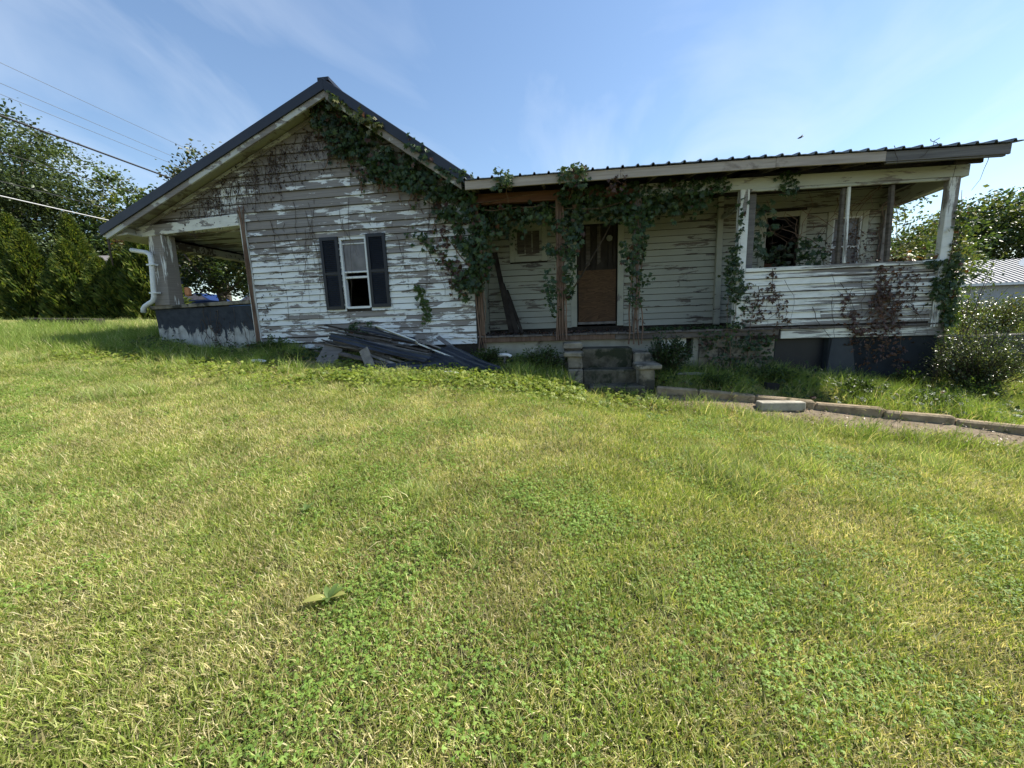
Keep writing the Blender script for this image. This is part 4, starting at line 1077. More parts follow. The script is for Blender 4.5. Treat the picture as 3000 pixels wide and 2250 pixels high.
L.append(creeper(pts, (0, -.4, 1), rng.uniform(.05, .09, 150), leafcol(150, np.concatenate([YEL * 1.2, np.array([[.35, .33, .25], [.30, .16, .09]])]), .15)))
vine('corner_creeper', (6.1, -.05, .5), 'sunlit green and yellow creeper wrapping the corner post of the half wall', L, [strand((6.1, -.06, .4), (6.05, -.06, 3.3), .03, 10), strand((6.15, .1, .4), (6.12, .05, 2.6), .04, 10)], (.005, .010))
# red dead strands on the half wall
hl, hf = [], []
for (u, zt, zb, n_, sx) in [(3.46, 2.28, 1.75, 40, .03), (3.56, 1.92, 1.25, 55, .04), (3.75, 1.75, 1.35, 16, .03), (4.64, 1.9, 1.4, 22, .05), (4.75, 1.55, 1.1, 50, .06), (5.08, 2.25, 1.6, 90, .05), (5.14, 1.9, 1.1, 130, .09), (5.40, 2.2, 1.2, 120, .10), (5.30, 1.7, .7, 90, .10), (5.62, 2.1, 1.5, 55, .08), (5.05, 1.2, .6, 45, .10), (4.9, 1.3, .9, 40, .12), (3.25, 2.0, 1.4, 30, .08), (5.48, 1.2, .45, 40, .08)]:
    s_ = strand((u, -.055, zt), (u + rng.uniform(-.06, .06), -.055, zb), .02, 8); hl.append(s_)
    hf.append(line_leaves(s_, n_, (sx, .012, .03), (.035, .07), DRY, .3, k=1 if n_ % 2 else 3))
for k in range(22):
    u = rng.uniform(3.2, 5.9); hl.append(strand((u, -.045, rng.uniform(1.6, 2.2)), (u + rng.uniform(-.4, .4), -.045, rng.uniform(1.0, 1.6)), .03, 7))
vine('dead_creeper', (5.1, -.05, .6), 'red brown withered creeper strands hanging over the clapboard half wall', hf, hl, (.0025, .005), 'leaf', 'twig')
vine('hanging_tendril', (5.95, -.4, 3.2), 'thin bare tendrils hanging from the broken fascia end', [], [[(6.02, -.42, 3.70), (6.01, -.42, 3.58), (5.98, -.42, 3.48), (5.95, -.42, 3.34), (5.86, -.42, 3.20)], [(5.72, -.3, 3.6), (5.70, -.3, 3.4), (5.66, -.3, 3.2)], strand((4.75, -.48, 3.86), (4.8, -.48, 3.6), .02), strand((5.2, -.48, 3.9), (5.35, -.5, 3.82), .02), strand((5.3, -.47, 3.9), (5.1, -.47, 3.68), .02)], (.003, .005), 'leaf', 'twig')
# litter and moss on the porch floor edge
p = np.stack([np.concatenate([rng.uniform(1.5, 2.9, 420), rng.uniform(-1.4, 1.2, 260)]), rng.uniform(-.05, .6, 680), 1.325 + np.abs(rng.normal(0, .022, 680))], 1)
v, f, c = creeper(p, (0, -.2, 1), rng.uniform(.03, .06, 680), np.concatenate([leafcol(420, GREEN, .05), leafcol(260, DRY * .6, .1)]), k=3, droop=.2)
o = mesh('leaf_litter', v, f, M['leaf'], None, False, c); tag(o, 'moss and fallen leaves along the porch floor boards', 'litter', None, 'stuff')

# ------------------------------------------------------------------ debris
def plank_thing(name, p0, p1, w, h, mat, label, group=None, cat='plank', twist=0.0, up=(0, 0, 1)):
    v, f = beam_geo(p0, p1, w, h, up, twist)
    v, f = bevelled(v, f, min(.004, h * .2))
    c = (Vector(p0) + Vector(p1)) / 2
    o = mesh(name, [tuple(Vector(q) - c) for q in v], f, mat)
    o.location = c
    return tag(o, label, cat, group)
GP = 'weathered planks in the rubbish heap'
heap = [((-4.55, -.26, 1.58), (-2.30, -.60, 1.10), .11, .03, 'plank', 'longest dark plank lying highest against the wall in the rubbish heap'),
        ((-4.2, -.45, 1.46), (-2.0, -.72, 1.00), .13, .03, 'greywood', 'long grey plank across the middle of the rubbish heap'),
        ((-4.05, -.55, 1.36), (-2.3, -.90, .96), .14, .025, 'fasciaold', 'long silvery plank along the front of the rubbish heap'),
        ((-4.50, -.5, 1.16), (-3.2, -.95, .88), .13, .03, 'plank', 'dark plank low in the left half of the rubbish heap'),
        ((-4.35, -.7, 1.05), (-3.1, -1.12, .80), .14, .03, 'greywood', 'grey plank lowest in the left half of the rubbish heap'),
        ((-3.95, -.40, 1.30), (-2.9, -.85, 1.02), .10, .05, 'greywood', 'thick grey plank end in the middle of the rubbish heap'),
        ((-3.85, -.8, 1.12), (-2.85, -1.05, .92), .11, .045, 'plank', 'thick dark plank behind the short upright board'),
        ((-2.65, -.35, 1.32), (-1.85, -.6, 1.06), .12, .03, 'greywood', 'grey plank in the right half of the rubbish heap by the wall'),
        ((-2.25, -.22, 1.34), (-1.80, -.45, 1.06), .11, .02, 'fasciaold', 'short silvery plank end standing up beside the fallen metal sheet'),
        ((-4.45, -.85, 1.00), (-3.4, -1.25, .80), .09, .04, 'plank', 'narrow dark plank in front at the left foot of the rubbish heap'),
        ((-4.1, -.60, 1.24), (-3.0, -.72, 1.08), .16, .03, 'greywood', 'broad grey plank lying level inside the rubbish heap'),
        ((-3.6, -.35, 1.42), (-2.5, -.42, 1.22), .10, .04, 'darkwood', 'blackened plank under the white trim strip'),
        ((-3.9, -.95, .92), (-2.9, -1.30, .84), .12, .03, 'plank', 'plank lying on the ground before the rubbish heap'),
        ((-4.25, -.55, 1.32), (-3.3, -.62, 1.16), .07, .06, 'fasciaold', 'square batten inside the left half of the rubbish heap')]
for k, (a, b, w, h, m_, lb) in enumerate(heap):
    plank_thing('plank', a, b, w * .78, h * .9, M[m_], lb, GP, twist=random.uniform(-.6, .6))
for k in range(12):
    x = -4.4 + k * .19 + random.uniform(-.1, .1); y = -.35 - random.uniform(0, .55)
    z = 1.50 - (x + 4.4) * .17 - (-.35 - y) * .45
    L_ = random.uniform(.5, 1.1); sl = random.uniform(-.38, -.08)
    plank_thing('lath', (x, y, z + .03), (x + L_, y - random.uniform(0, .25), z + .03 + sl * L_), random.uniform(.03, .06), random.uniform(.012, .025), M[('plank', 'darkwood', 'greywood')[k % 3]], 'thin splintered lath tangled in the rubbish heap below the shutters', 'thin laths in the rubbish heap', 'lath', random.uniform(-1, 1))
plank_thing('trim_board', (-3.30, -.45, 1.56), (-2.50, -.64, 1.28), .11, .02, M['whitemetal'], 'white trim strip lying on top of the rubbish heap', None, 'board', .5)
plank_thing('trim_board', (-2.56, -.55, 1.26), (-1.80, -.82, 1.0), .07, .025, M['trim'], 'narrow white painted batten in the rubbish heap below the strip', None, 'board', .3)
plank_thing('plank', (-3.30, -1.0, 1.20), (-3.08, -1.16, .80), .17, .02, M['greywood'], 'short grey board standing upright against the rubbish heap', None, 'plank', 0, (0, 1, 0))
plank_thing('panel', (-3.98, -.75, 1.24), (-4.08, -.95, .92), .34, .012, M['fasciaold'], 'pale grey sheet offcut leaning in the rubbish heap', None, 'panel', 0, (0, 1, 0))
plank_thing('plank', (-4.45, -.22, 1.62), (-3.4, -.30, 1.38), .04, .03, M['darkwood'], 'thin dark stick poking out of the heap against the wall', None, 'stick')
def sheet_thing(c0, c1, c2, c3, n, label, mat='sheet', cat='metal sheet'):
    """ribbed metal sheet spanned by four corners (ribs run c0->c1)"""
    c0, c1, c2, c3 = map(Vector, (c0, c1, c2, c3))
    ctr = (c0 + c1 + c2 + c3) / 4
    nrm = (c1 - c0).cross(c3 - c0).normalized()
    if nrm.z < 0: nrm = -nrm
    V_, nu = [], 9
    prof = []
    for k in range(n):
        prof += [(k / n, 0), (k / n + .10 / n, 1), (k / n + .26 / n, 1), (k / n + .36 / n, 0)]
    prof.append((1, 0))
    for i in range(nu):
        s = i / (nu - 1)
        for (t, h) in prof:
            p = (c0 * (1 - s) + c1 * s) * (1 - t) + (c3 * (1 - s) + c2 * s) * t
            p = p + nrm * (h * .022 + .02 * math.sin(s * 7 + t * 4) * math.sin(t * 5 + 1))
            V_.append(tuple(p - ctr))
    m_ = len(prof)
    F = [(i * m_ + j, (i + 1) * m_ + j, (i + 1) * m_ + j + 1, i * m_ + j + 1) for i in range(nu - 1) for j in range(m_ - 1)]
    o = mesh('metal_sheet', V_, F, M[mat]); o.location = ctr
    md = o.modifiers.new('thick', 'SOLIDIFY'); md.thickness = .003
    return tag(o, label, cat)
sheet_thing((-1.98, -.45, 1.18), (-.90, -1.05, .82), (-1.40, -1.32, .76), (-2.30, -.85, 1.02), 4, 'dark ribbed metal sheet sliding off the rubbish heap towards the pipe')
sheet_thing((-3.5, -1.32, .86), (-2.2, -.85, 1.02), (-1.6, -1.38, .80), (-3.1, -1.52, .84), 3, 'flat dark metal sheet lying in front of the rubbish heap')
sheet_thing((-3.7, -.32, 1.56), (-2.55, -.55, 1.32), (-2.5, -.72, 1.26), (-3.6, -.47, 1.50), 2, 'narrow dark metal flashing on top of the rubbish heap')
sheet_thing((-4.1, -.58, 1.46), (-2.10, -1.0, 1.05), (-2.2, -1.16, .97), (-4.1, -.72, 1.37), 2, 'long dark metal strip slanting down the front of the rubbish heap')
pp = tube('drain_pipe', [(-1.10, -.45, .99), (-1.02, -.48, 1.0), (-.93, -.5, 1.0), (-.86, -.52, .975)], [.034, .03, .028, .028], M['pvc'])
v_, f_ = tube_geo([(-.99, -.47, 1.0), (-.99, -.47, .70)], .02, 8)
mesh('standpipe', v_, f_, M['greywood'], pp)
tag(pp, 'white plastic drain pipe elbow beside the porch foundation', 'pipe')
# boards leaning in the porch and the stick across the doorway
GB = 'boards leaning on the porch wall'
plank_thing('leaning_board', (-.98, .55, 1.33), (-1.36, 1.20, 3.0), .10, .03, M['darkwood'], 'tall dark board leaning on the porch wall by the small window', None, 'board', .2)
plank_thing('leaning_board', (-.86, .50, 1.33), (-1.22, 1.15, 2.35), .10, .03, M['darkwood'], 'shorter dark board leaning on the porch wall beneath a tall one', None, 'board', .3)
plank_thing('leaning_board', (-.76, .50, 1.33), (-1.13, 1.18, 2.22), .06, .03, M['darkwood'], 'narrow shortest board leaning on the porch wall', None, 'board', .1)
s = tube('stick', [(.14, .50, 1.98), (.52, .50, 2.58), (.80, .50, 3.03), (1.01, .50, 3.42)], [.013, .015, .013, .010], M['twig'], None, 6)
tag(s, 'long bare stick slanting across the boarded doorway', 'stick')
s = tube('stick', [(.86, .90, 3.62), (.90, .92, 3.40), (.91, .93, 3.30)], [.009, .009, .007], M['twig'], None, 6)
tag(s, 'short dark twig hanging above the boarded doorway', 'stick')
bkt = hexa('vent_block', [(3.05, -.98, .43), (3.22, -1.0, .42), (3.22, -.9, .42), (3.05, -.88, .43)], [(3.06, -.97, .53), (3.23, -.99, .52), (3.22, -.92, .52), (3.05, -.90, .53)], M['dark'], None, .004)
tag(bkt, 'small black box standing in the weeds behind the kerb', 'box')
for (x, y, w_, lb) in ((-5.2, -1.25, .26, 'white foam scrap in the shaded grass near the parapet'), (-1.85, -1.45, .30, 'crumpled white wrapper in front of the metal sheet'), (1.9, -.5, .5, 'thin grey lath lying in the weeds beside the steps')):
    z_ = zg1(x, y) + .05
    o = hexa('scrap', [(x, y, z_), (x + w_, y - .02, z_ - .01), (x + w_, y + .06, z_), (x, y + .07, z_)], [(x + .01, y + .01, z_ + .035), (x + w_ * .6, y, z_ + .05), (x + w_ - .02, y + .05, z_ + .02), (x, y + .05, z_ + .03)], M['pvc'] if x < 0 else M['greywood'], None, .006)
    tag(o, lb, 'scrap')
# ------------------------------------------------------------------ trees and shrubs
def tri_leaves(c, tip, nrm, ln, wd):
    """cheap diamond leaf: two triangles folded on the midrib"""
    n = len(c); t = _norm(tip); s = _norm(np.cross(t, nrm)); m = np.cross(s, t)
    ln = np.asarray(ln).reshape(-1, 1) * np.ones((n, 1)); wd = np.asarray(wd).reshape(-1, 1) * np.ones((n, 1))
    Vv = np.stack([c - t * ln * .5, c - s * wd * .5 + m * wd * .22, c + t * ln * .5, c + s * wd * .5 + m * wd * .22], 1).reshape(-1, 3)
    o = (np.arange(n) * 4)[:, None]
    return Vv, np.concatenate([o + np.array([0, 2, 1]), o + np.array([0, 3, 2])], 1).reshape(-1, 3)

def tree(name, label, base, lobes, n_clump, per, leaf, cols, trunk_r, group=None, cat='tree', clump_r=.6, limbs=7, seed=0, mat='treeleaf', inner=.35):
    """lobes: (x, y, z, rx, ry, rz) crown masses; leaf clumps sit mostly near their surface"""
    r = np.random.default_rng(seed + 100)
    e = empty(name, base, label, cat, group)
    lb = np.array(lobes)
    vol = lb[:, 3] * lb[:, 4] * lb[:, 5]
    li = r.choice(len(lb), n_clump, p=vol / vol.sum())
    d = rand_unit(n_clump, r); rad = np.where(r.random(n_clump) < inner, r.uniform(.3, .8, n_clump), r.uniform(.8, 1.06, n_clump))[:, None]
    cc = lb[li, :3] + d * lb[li, 3:] * rad
    cr = clump_r * r.uniform(.55, 1.3, n_clump)
    ctone = r.uniform(.5, 1.5, n_clump); cci = r.integers(0, len(cols), n_clump)
    n = n_clump * per
    k = np.repeat(np.arange(n_clump), per)
    pos = cc[k] + r.normal(size=(n, 3)) * cr[k][:, None] * np.array([.62, .62, .42])
    nr = _norm(np.array([0, 0, .8]) + r.normal(size=(n, 3)) * .75)
    tip = _norm(r.normal(size=(n, 3)) * np.array([1, 1, .5]) + np.array([0, 0, -.3]))
    ln = leaf * r.uniform(.6, 1.35, n)
    v, f = tri_leaves(pos, tip, nr, ln, ln * .62)
    c = np.asarray(cols)[cci[k]] * (ctone[k] * r.uniform(.8, 1.2, n))[:, None]
    o = mesh('crown', v, f, M[mat], e, False, np.repeat(c, 4, 0)); o['kind'] = 'stuff'
    bx, by, bz = base
    top = lb[np.argmax(lb[:, 2]), :3]
    fork = np.array([bx, by, bz]) * .55 + np.array([top[0], top[1], top[2]]) * .45
    prs = [tube_geo([(bx, by, bz - .3), (bx + (fork[0] - bx) * .3, by, bz + (fork[2] - bz) * .5), tuple(fork), tuple(fork * .35 + top * .65)], [trunk_r * 1.15, trunk_r, trunk_r * .75, trunk_r * .25], 8)]
    for _ in range(limbs):
        q = cc[r.integers(0, n_clump)]
        s0 = np.array([bx, by, bz]) + (fork - np.array([bx, by, bz])) * r.uniform(.6, 1)
        mid = (s0 + q) / 2 + r.normal(size=3) * .3 + np.array([0, 0, .2])
        prs.append(tube_geo([tuple(s0), tuple(mid), tuple(q)], [trunk_r * .42, trunk_r * .28, trunk_r * .08], 6))
    vv, ff = join(prs)
    mesh('trunk', vv, ff, M['bark'], e, True)
    return e

OAK = [(.058, .088, .034), (.078, .112, .045), (.10, .132, .055), (.07, .098, .048)]
LIGHT = [(.075, .115, .030), (.095, .13, .035), (.055, .09, .028), (.12, .13, .04)]
DARKG = [(.032, .056, .020), (.046, .075, .026), (.062, .09, .030)]
MIX = [(.055, .09, .028), (.08, .12, .036), (.125, .145, .045), (.042, .072, .026)]
GT = 'trees behind the hedge'
tree('oak_tree', 'huge dark oak rising above the conifer hedge', (-49, 25, 3.0), [(-54, 25, 12, 8, 6, 6), (-49, 24, 16, 6.5, 5, 4.5), (-44, 24, 14.5, 3.6, 4, 3.2), (-46, 25, 9, 5, 5, 4), (-56, 26, 17.5, 6, 5, 3), (-52, 23, 7.5, 6, 4, 3.5)], 520, 110, .30, OAK, .75, GT, clump_r=1.35, limbs=14, seed=1)
tree('oak_tree', 'looser paler tree right of the huge oak', (-40.5, 27, 3.0), [(-42, 27, 13, 2.6, 3, 3.4), (-39, 27, 12.2, 3, 3, 2.8), (-41, 26, 9, 4, 3, 3), (-37, 27, 9.5, 3.6, 3, 3.2)], 260, 34, .36, MIX, .4, GT, clump_r=.9, limbs=10, seed=2)
tree('oak_tree', 'tree top showing above the long low roof slope', (-35.5, 31, 3.0), [(-35.5, 31, 17, 3.4, 3, 2.6), (-34, 31, 14, 3.4, 3, 3), (-37.5, 31, 13.5, 3, 3, 2.4)], 170, 34, .38, [(.05, .075, .025), (.07, .09, .03), (.10, .10, .04)], .4, GT, clump_r=.85, seed=3)
tree('maple_tree', 'round dark maple seen through the left porch opening', (-18.4, 12.5, 2.0), [(-20.2, 12.5, 5.2, 1.9, 1.8, 1.5), (-17.8, 12.5, 5.0, 2.0, 1.8, 1.5), (-19.2, 12.3, 6.6, 2.4, 2, 1.6), (-16.5, 13, 5.6, 1.6, 1.6, 1.5)], 260, 36, .20, [(.03, .05, .018), (.045, .07, .022), (.085, .095, .03)], .2, None, clump_r=.5, seed=4)
tree('maple_tree', 'dark tree closing the view behind the left porch', (-25, 22, 2.6), [(-26, 22, 6.5, 3.6, 3, 2.8), (-22, 22, 6.5, 3.4, 3, 2.8), (-24, 22, 9, 3.5, 3, 2.5)], 260, 32, .32, DARKG, .3, GT, clump_r=.8, seed=5)
tree('maple_tree', 'yellowing tree showing behind the slate shed roof', (-33, 22, 2.8), [(-33, 22, 7.2, 2.4, 2, 1.8), (-30.5, 22, 7.6, 2, 2, 1.8), (-35, 23, 8, 2, 2, 2)], 150, 30, .28, [(.12, .13, .03), (.09, .11, .03), (.16, .06, .05)], .25, GT, clump_r=.6, seed=6)
GR = 'trees beyond the right end of the house'
tree('locust_tree', 'light yellow green tree behind the screened porch corner', (12.7, 9.5, 1.0), [(12.2, 9.5, 3.7, 1.2, 1.2, 1.5), (13.5, 9.6, 3.3, 1.2, 1.2, 1.3), (12.8, 9.5, 4.7, 1.0, 1, .9), (14.6, 10, 2.9, 1.0, 1, 1.0)], 170, 34, .12, LIGHT, .1, GR, clump_r=.34, seed=7)
tree('locust_tree', 'bushy green tree behind the metal roofed outbuilding', (27, 22, 1.0), [(25.5, 22, 5.0, 2.4, 2, 2.4), (28.0, 22, 5.6, 2.5, 2, 2.6), (26.8, 22, 6.8, 2.2, 2, 1.5), (23.6, 22.5, 4.0, 2.0, 2, 2.0)], 330, 36, .24, MIX, .3, GR, clump_r=.62, seed=8)
tree('locust_tree', 'taller dark tree at the right behind the outbuilding', (32, 23, 1.0), [(31, 23, 5.6, 2.8, 2, 2.8), (33.5, 23, 6.4, 2.8, 2, 2.8), (30.0, 24, 7.2, 2.2, 2, 1.6), (36, 23, 5, 2.5, 2, 2.5)], 330, 36, .24, DARKG, .3, GR, clump_r=.62, seed=9)
tree('locust_tree', 'green tree between the screened porch and the outbuilding', (20.5, 19, .9), [(20.5, 19, 3.6, 2.2, 2, 2.2), (18.6, 19, 3.4, 1.8, 2, 2.0), (21.8, 19, 4.6, 1.8, 2, 1.8)], 220, 34, .20, MIX, .2, GR, clump_r=.5, seed=10)

def arborvitae(base, h, w, label, seed):
    r = np.random.default_rng(seed + 500)
    e = empty('arborvitae', base, label, 'conifer', 'conifers in the tall hedge')
    n = 10500
    t = r.random(n) ** .85
    prof = np.clip((1 - t) ** .72 * (1.0 - .12 * np.cos(t * 6)), .02, 1)
    a = r.uniform(0, 2 * math.pi, n)
    bump = 1 + .16 * np.sin(a * 5 + t * 17 + seed) + .10 * np.sin(a * 9 - t * 31)
    rr = w * prof * bump * np.sqrt(r.uniform(.45, 1.08, n))
    pos = np.stack([base[0] + rr * np.cos(a), base[1] + rr * np.sin(a), base[2] + .05 + h * t], 1)
    outv = np.stack([np.cos(a), np.sin(a), np.full(n, .95)], 1)
    tip = _norm(outv + r.normal(size=(n, 3)) * .35); nr = _norm(np.cross(tip, rand_unit(n, r)))
    ln = r.uniform(.18, .42, n)
    v, f = tri_leaves(pos, tip, nr, ln, ln * .26)
    c = np.array([(.062, .098, .022), (.10, .135, .030), (.155, .175, .042), (.04, .07, .02)])[r.integers(0, 4, n)] * r.uniform(.75, 1.25, (n, 1))
    o = mesh('crown', v, f, M['conifer'], e, False, np.repeat(c, 4, 0)); o['kind'] = 'stuff'
    v, f = tube_geo([(base[0], base[1], base[2] - .2), (base[0], base[1], base[2] + h * .9)], [.10, .02], 6)
    mesh('trunk', v, f, M['bark'], e, True)
_hedge = [(-28.8, 11.0, 4.6, 1.25, 'conifer at the far end of the hedge beside the white shed'), (-26.7, 9.5, 5.0, 1.3, 'tallest broad conifer of the hedge under the oak'), (-25.0, 8.8, 4.1, 1.2, 'conifer of the hedge next to the tallest broad one'), (-23.7, 9.8, 4.9, 1.15, 'tall slim conifer behind the front row of the hedge'), (-22.4, 8.6, 3.5, 1.2, 'mid height conifer of the hedge left of the slate shed'), (-21.0, 8.7, 2.7, 1.05, 'shortest conifer of the hedge in front of the slate shed'), (-19.8, 8.6, 2.9, 1.05, 'low conifer of the hedge right of the shortest one'), (-18.3, 8.6, 4.4, 1.2, 'conifer of the hedge standing beside the porch downspout')]
for i, (x, y, h, w, lb) in enumerate(_hedge):
    arborvitae((x, y, zg1(x, y)), h, w, lb, i)

def shrub(name, label, base, branches, leaf, cols, per=26, mat='glossleaf', stem_r=.008, seed=0, cat='shrub', spread=.05, group=None):
    r = np.random.default_rng(seed + 900)
    e = empty(name, base, label, cat, group)
    prs, P, T = [], [], []
    b0 = np.array(base)
    for (dx, dy, dz) in branches:
        end = b0 + np.array([dx, dy, dz])
        mid = b0 + np.array([dx * .38, dy * .38, dz * .62]) + r.normal(size=3) * .03
        ts = np.linspace(0, 1, 7)[:, None]
        ln = (1 - ts) ** 2 * b0 + 2 * ts * (1 - ts) * mid + ts ** 2 * end
        prs.append(tube_geo(ln, [stem_r * (1.1 - .85 * k / 6) for k in range(7)], 4))
        t = r.uniform(.22, 1.0, per); i = np.minimum((t * 6).astype(int), 5); fr = (t * 6 - i)[:, None]
        P.append(ln[i] * (1 - fr) + ln[i + 1] * fr + r.normal(size=(per, 3)) * spread)
        T.append(_norm((end - mid)[None] + r.normal(size=(per, 3)) * .5 * np.linalg.norm(end - mid)))
    P, T = np.concatenate(P), np.concatenate(T)
    n = len(P)
    nr = _norm(np.array([0, 0, 1.0]) + r.normal(size=(n, 3)) * .6)
    l = leaf * r.uniform(.6, 1.3, n)
    v, f = leaflets(P, T, nr, l, l * .45)
    c = np.asarray(cols)[r.integers(0, len(cols), n)] * r.uniform(.75, 1.25, (n, 1))
    o = mesh('foliage', v, f, M[mat], e, False, np.repeat(c, 5, 0)); o['kind'] = 'stuff'
    vv, ff = join(prs)
    mesh('stem', vv, ff, M['twig'], e)['kind'] = 'stuff'
    return e
r_ = np.random.default_rng(3)
def fan(n, rad, h, r=r_, flat=.9):
    a = r.uniform(0, 2 * math.pi, n); q = np.sqrt(r.uniform(.05, 1, n)) * rad
    return np.stack([q * np.cos(a), q * np.sin(a) * flat, h * (1 - .42 * (q / rad) ** 2) * r.uniform(.55, 1.05, n)], 1)
shrub('boxwood_shrub', 'big arching glossy leaved shrub at the right corner of the foundation', (6.35, -.42, zg1(6.35, -.42)), fan(170, .72, 1.35), .042, [(.035, .06, .022), (.055, .085, .03), (.10, .13, .05), (.17, .19, .09)], 60, seed=1, spread=.035)
shrub('boxwood_shrub', 'wide sunlit shrub on top of the stone retaining wall', (8.2, 1.5, 1.05), fan(110, 1.0, .75), .05, [(.09, .12, .03), (.06, .10, .028), (.14, .14, .04)], 60, seed=2, spread=.05)
shrub('boxwood_shrub', 'reddish sunlit shrub at the far end of the stone retaining wall', (9.6, 1.4, 1.0), fan(90, .9, .8), .05, [(.11, .12, .04), (.06, .09, .028), (.18, .09, .06)], 55, seed=12, spread=.05)
shrub('rose_shrub', 'tall thin shoots above the glossy shrub', (6.75, .35, .9), [(.1, .1, 1.25), (.35, .1, 1.2), (-.2, .1, 1.15), (.55, .0, .95), (.2, -.1, 1.5), (-.3, 0, .85)], .06, [(.13, .16, .05), (.08, .12, .035)], 42, 'leaf', seed=4, spread=.05)
shrub('nandina_shrub', 'feathery dark green shrub beside the right cheek of the steps', (1.78, -.42, zg1(1.78, -.42)), fan(80, .36, .78), .055, [(.04, .07, .025), (.055, .09, .035), (.03, .06, .03)], 40, 'leaf', seed=5, spread=.035)
shrub('nandina_shrub', 'low leafy weed clump left of the steps', (-.35, -.55, zg1(-.35, -.55)), fan(60, .5, .42), .055, [(.05, .085, .025), (.07, .11, .03)], 30, 'leaf', seed=6, spread=.04)
shrub('nandina_shrub', 'small light green bush in front of the cellar wall', (5.45, -.35, zg1(5.45, -.35)), fan(40, .25, .35), .05, [(.09, .13, .03), (.06, .10, .03)], 30, 'weed', seed=7, spread=.03)
for k, (x, y, h, rad, lb) in enumerate(((6.0, -.9, .4, .4, 'sunlit weed at the foot of the glossy shrub'), (4.2, -1.1, .28, .35, 'light green weed behind the kerb by the cellar opening'), (5.0, -1.3, .22, .35, 'low weed behind the kerb in the sun'), (2.4, -.9, .22, .35, 'dark weed behind the kerb near the steps'), (3.3, -.6, .26, .4, 'dark weed below the creeper on the foundation'), (7.3, -.7, .4, .5, 'weed in the shade of the stone wall'), (-5.6, -.3, .35, .4, 'shaded weed at the foot of the dead vine stem'), (-1.3, -.5, .3, .35, 'weed behind the fallen metal sheet'))):
    shrub('weed_plant', lb, (x, y, zg1(x, y)), fan(34, rad, h), .055, [(.06, .10, .028), (.09, .135, .035), (.045, .08, .025)], 26, 'weed', .004, seed=20 + k, spread=.035, cat='weed', group='weeds along the house')

# ------------------------------------------------------------------ grass
def blades(n, rad, h0, h1, w0, w1, lean, dry, cols_g, cols_d, r, seg=2):
    a = r.uniform(0, 2 * math.pi, n); q = np.sqrt(r.random(n)) * rad
    b = np.stack([q * np.cos(a), q * np.sin(a), np.full(n, -.006)], 1)
    la = r.uniform(0, 2 * math.pi, n); le = np.abs(r.normal(0, lean, n)) + .12
    h = r.uniform(h0, h1, n); w = r.uniform(w0, w1, n)
    d = np.stack([np.cos(la) * np.sin(le), np.sin(la) * np.sin(le), np.cos(le)], 1)
    le2 = np.minimum(le * 1.5 + .18, 1.75)
    d2 = np.stack([np.cos(la) * np.sin(le2), np.sin(la) * np.sin(le2), np.cos(le2)], 1)
    sa = r.uniform(0, 2 * math.pi, n); s = np.stack([np.cos(sa), np.sin(sa), np.zeros(n)], 1)
    m = b + d * (h * .55)[:, None]; t = m + d2 * (h * .5)[:, None]
    W_ = w[:, None]
    Vv = np.stack([b - s * W_ * .5, b + s * W_ * .5, m - s * W_ * .42, m + s * W_ * .42, t], 1).reshape(-1, 3)
    o = (np.arange(n) * 5)[:, None]
    F = np.concatenate([o + np.array([0, 1, 3]), o + np.array([0, 3, 2]), o + np.array([2, 3, 4])], 1).reshape(-1, 3)
    isd = r.random(n) < dry
    c = np.where(isd[:, None], np.asarray(cols_d)[r.integers(0, len(cols_d), n)], np.asarray(cols_g)[r.integers(0, len(cols_g), n)]) * r.uniform(.75, 1.25, (n, 1))
    return Vv, F, np.repeat(c, 5, 0)
GG = [(.25, .315, .06), (.32, .375, .09), (.175, .25, .048), (.41, .44, .16)]
GD = [(.62, .55, .29), (.52, .46, .22), (.70, .63, .38), (.42, .36, .17)]
patch_col = bpy.data.collections.new('grass_patches')
def patch(name, geo):
    Vs, Fs, Cs, off = [], [], [], 0
    for v, f, c in geo:
        Vs.append(v); Fs.append(f + off); Cs.append(c); off += len(v)
    o = mesh(name, np.concatenate(Vs), np.concatenate(Fs), M['grass'], None, False, np.concatenate(Cs))
    COL.objects.unlink(o); patch_col.objects.link(o)
    return o
def clover(n, rad, r):
    a = r.uniform(0, 2 * math.pi, n); q = np.sqrt(r.random(n)) * rad
    c = np.stack([q * np.cos(a), q * np.sin(a), r.uniform(.012, .04, n)], 1)
    return creeper(c, (0, 0, 1), r.uniform(.011, .019, n), np.array([(.19, .30, .055), (.24, .35, .08), (.15, .25, .05)])[r.integers(0, 3, n)], r, .1, 3, .3)
gr = np.random.default_rng(11)
for i in range(3):
    patch('grass_patch_%02d' % i, [blades(270, .17, .032, .070, .0034, .0066, .66, .17, GG, GD, gr)])          # green
for i in range(3, 6):
    patch('grass_patch_%02d' % i, [blades(310, .17, .028, .060, .0028, .0052, .75, .55, GG, GD, gr)])          # dry
for i in range(6, 8):
    patch('grass_patch_%02d' % i, [blades(200, .17, .030, .066, .0034, .0062, .7, .2, GG, GD, gr), clover(90, .16, gr)])   # clover
for i in range(8, 10):
    patch('grass_patch_%02d' % i, [blades(80, .09, .07, .17, .003, .0062, .6, .12, [(.22, .30, .07), (.28, .35, .10), (.36, .42, .17)], GD, gr)])   # tall tuft
for i in range(10, 12):
    patch('grass_patch_%02d' % i, [blades(110, .16, .10, .26, .003, .006, .42, .12, [(.19, .275, .055), (.24, .32, .075)], GD, gr)])   # long unmown

